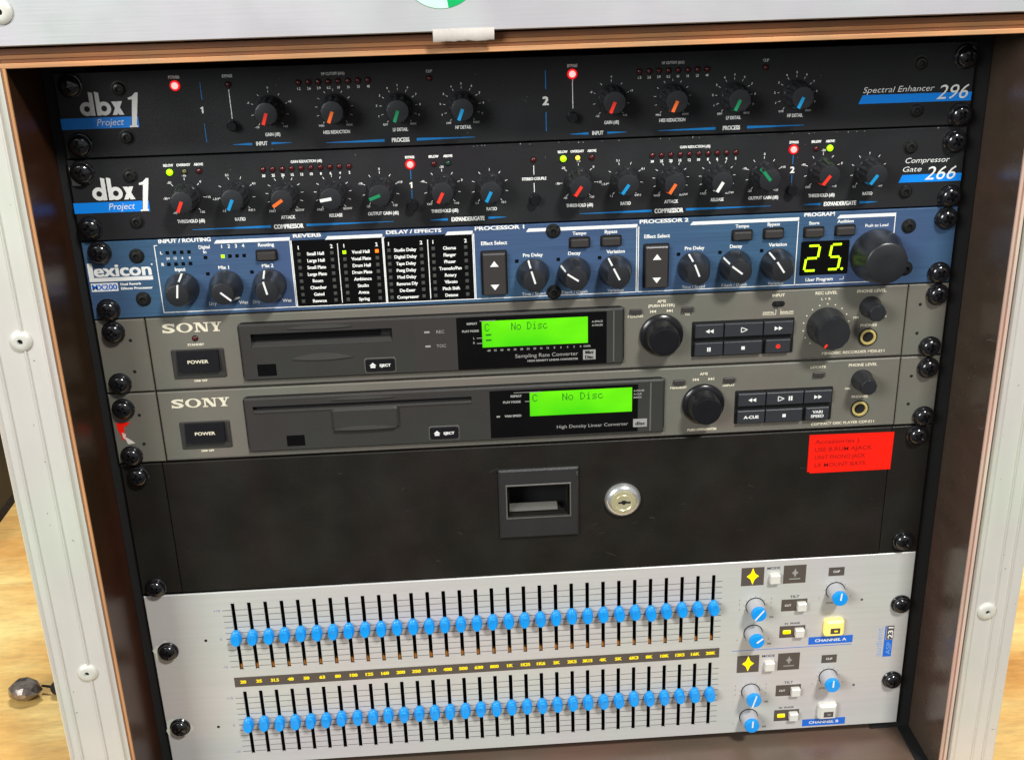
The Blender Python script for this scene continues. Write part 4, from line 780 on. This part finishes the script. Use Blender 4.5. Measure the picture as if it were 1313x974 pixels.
SKT = MB().lathe([(5.8, 0), (5.7, 1.2), (5.2, 7.5), (4.9, 8)], 36).mesh('knob', 'knob_grey', True)
SKC = MB().lathe([(4.75, 7.9), (4.75, 10.4), (4.4, 10.9), (3, 11.0)], 36).mesh('knob_cap', 'cap_blue', True)
SHD = MB().lathe([(6.3, 0), (6.2, .3), (5.8, .3)], 36, cap=False).mesh('knob_collar', 'hole_black', True)
PSM = pointer('print_white', -.5, 4.5, 1.0, 10.95); PLG = pointer('print_white', -4.4, 4.5, .9, 10.95)
def eqknob(x, z, a, long_=False):
    k = inst('knob', SKT, u, x, W(z)); link('knob_collar', SHD, k, (0, 0, 0)); c = link('knob_cap', SKC, k, (0, 0, 0)); link('pointer', PLG if long_ else PSM, k, (0, 0, 0), rot=(0, math.radians(a), 0))
def star(m, x, z, s, y):
    pts = []
    for i in range(16):
        t = math.pi*i/8; r = s*(1 if i % 4 == 0 else (.5 if i % 4 == 2 else .6)); pts.append((x+r*math.sin(t)*.68, z+r*math.cos(t)*1.05))
    m.poly(pts, y)
def lbtn(x, z, wd=5.6, hh=5.6, m='button_ivory', name='push_button'):
    return part(name, MB().rr(x-wd/2, x+wd/2, -3.4, 0, W(z)-hh/2, W(z)+hh/2, .7, .6), m, u)
for q in (0, 1):
    dz = (0, -65.9)[q]-1.7; e = 1.75                       # slope correction near x = 400
    def zz(v): return W(v - 1.75 - (65.95 if q else 0))
    for bx0, bx1, ba, bb in ((371.7, 386.2, -328.4, -315.2), (398.6, 413.0, -328.4, -315.2), (398.5, 415.2, -349.0, -340.3), (398.4, 415.2, -369.2, -360.3), (427.5, 437.6, -324.8, -318.6)):
        part('legend_box', MB().box(bx0, bx1, -.06, .3, zz(ba), zz(bb)), 'label_strip', u)
    Y = MB(); star(Y, 379.0, zz(-321.6), 5.8, -.12); part('mode_lamp', Y, 'lamp_star', u, 'flatprint'); G2 = MB(); star(G2, 406, zz(-320.8), 3.2, -.12); G2.rect(402.5, 409.5, zz(-325.6), zz(-324.8), -.12); part('mode_lamp', G2, 'print_grey', u, 'flatprint', label='unlit grey mode lamp')
    text(L, 'MODE', 392.2, zz(-317.3), 1.7, bold=.03, wx=1.2); text(L, 'TILT', 406.8, zz(-339.2), 1.7, bold=.03, wx=1.25); text(L, 'IN  PHASE', 406.5, zz(-359.2), 1.4, bold=.03, wx=1.1)
    lbtn(392.9, zz(-323.4)-ZO, 6.6, 6.6); lbtn(411.4, zz(-345.2)-ZO, 6.0, 6.0); lbtn(411.2, zz(-365)-ZO, 6.0, 6.0)
    part('yellow_lamp', MB().rr(400.6, 405.8, -.6, 0, zz(-366.2), zz(-363.4), .6, .2), 'lamp_star', u)
    text(WT, 'CUT', 402.8, zz(-345.4), 1.4, bold=.02, y=-.08); text(WT, 'CLIP', 432.6, zz(-322.4), 1.5, bold=.02, y=-.08)
    eqknob(381.6, zz(-343.7)-ZO, (38, 16)[q], True); eqknob(381.2, zz(-363.9)-ZO, (52, 2)[q]); eqknob(432.8, zz(-335.7)-ZO, (5, 2)[q])
    for kx, kz, tt in ((381.6, -343.7, 11), (381.2, -363.9, 3), (432.8, -335.7, 11)):
        ticks(L, kx, zz(kz), 6.7, [-140+280*i/(tt-1) for i in range(tt)], 1.0, .22)
        for sx in (-1, 1):
            for rr_ in ((-2, 2, 5) if kz == -343.7 else (-5,)): text(L, '%d' % abs(rr_), kx+sx*10.2, zz(kz)+rr_-.5, .95, bold=.02)
        text(L, 'LEVEL' if kx > 400 else '20k' , kx-3 if kx > 400 else kx+11, zz(kz)-9.6, 1.3, bold=.02)
    cx = (433.3, 433.6)[q]; zc = zz((-362.3, -361.9)[q])-ZO
    b = part('illuminated_button', MB().rr(cx-6.3, cx+6.3, -4.2, 0, W(zc)-6.0, W(zc)+6.0, 1.6, 1.6), ('lamp_yellow', 'button_ivory')[q], u, label=('lit yellow channel button', 'unlit white channel button')[q])
    part('button_window', MB().rect(cx-2.9, cx+3.5, W(zc)-3.4, W(zc)+.9, -4.28), 'label_strip', b, 'flatprint')
    part('button_lamp', MB().rect(cx-.4, cx+1.8, W(zc)-1.9, W(zc)-.8, -4.34), ('lamp_star', 'print_grey')[q], b, 'flatprint')
    part('channel_label', MB().rect(417.9, 447, zz((-375.8, -374.9)[q]), zz((-370.0, -369.3)[q]), -.05), 'print_blue', u, 'flatprint'); text(WT, 'CHANNEL '+'AB'[q], 432.5, zz((-373.9, -373.1)[q]), 2.0, bold=.03, y=-.1, wx=1.25)
    L.disc(450.6, zz(-343.7), .9, -.06, 10)
B.rect(367.9, 446.6, W(-379.1), W(-378.7), -.05)
# vertical maker name and model along the right side
xb = 468.0
B.rect(xb, xb+.9, W(-390.4), W(-366.8), -.05).rect(xb+.9, xb+5.6, W(-390.4), W(-377.4), -.05); 
DB.rect(xb+1.2, xb+5.9, W(-377.2), W(-366.6), -.05)
PB = MB(); text(PB, 'ASP', xb+4.9, W(-384.0), 3.1, rot=math.pi/2, y=-.1, bold=.0, fit=9.6); text(WT, '231', xb+5.3, W(-372.0), 3.1, rot=math.pi/2, y=-.1, bold=.03, fit=8.6)
text(PB, 'audient', xb-1.4, W(-378.8), 4.0, rot=math.pi/2, y=-.1, bold=-.012, fit=22)
part('maker_print', PB, 'print_paleblue', u, 'flatprint')
part('lettering', L, 'print_dark', u, 'flatprint'); part('blue_print', B, 'print_blue', u, 'flatprint'); part('model_box', DB, 'label_strip', u, 'flatprint'); part('white_print', WT, 'print_white', u, 'flatprint')
for x, zv in ((34.4, -346.6), (33.8, -412.8)): part('pin_hole', MB().lathe([(1.0, .05), (.1, .06)], 10, x, W(zv)), 'hole_black', u)
def blob(cx, cz, r, n=13): return [(cx+r*rnd.uniform(.72, 1.12)*math.cos(2*math.pi*i/n), cz+r*rnd.uniform(.72, 1.12)*math.sin(2*math.pi*i/n)) for i in range(n)]
for x, zv in ((8.6, -353.6), (8.4, -411.6)): part('worn_patch', MB().poly(blob(x, W(zv), 8.8), -.05), 'wear_metal', u, 'flatprint')

# ------------------------------------------------------------ things around the case
m = MB(); rings = []
for i, (yy, a, b) in enumerate(((-9, 4, 2), (-6, 10, 6), (0, 14, 9.5), (5, 12, 9), (9, 5, 4))):
    rings.append([(a*rnd.uniform(.8, 1.15)*math.cos(2*math.pi*t/9), yy, 8+b*rnd.uniform(.8, 1.1)*math.sin(2*math.pi*t/9)) for t in range(9)])
m.loft(rings); sc_ = link('metal_scrap', m.mesh('metal_scrap', 'scrap_metal'), None, (-152, 150, -492)); link('dark_stub', MB().lathe([(.9, -12), (1.1, -3), (3.5, -2.5), (5.5, 0), (5.8, 4), (3.6, 6), (1, 6.4)], 14).mesh('dark_stub', 'rubber', True), sc_, (22, 4, 6), rot=(0, 0, 1.3)); sc_['label'] = 'small crumpled scrap of shiny metal with a dark stub on the wooden floor'; sc_['category'] = 'scrap'
bx = thing('equipment_trunk', 'dark equipment trunk standing on the floor at far left', 'trunk', (-560, 780, -492)); 
part('trunk_body', MB().box(-860, -277, 360, 1200, -484, 20, 4), 'flight_black', bx)
part('trunk_edge', MB().box(-862, -276, 357, 1202, -491.9, -484.1, 1), 'rubber', bx)
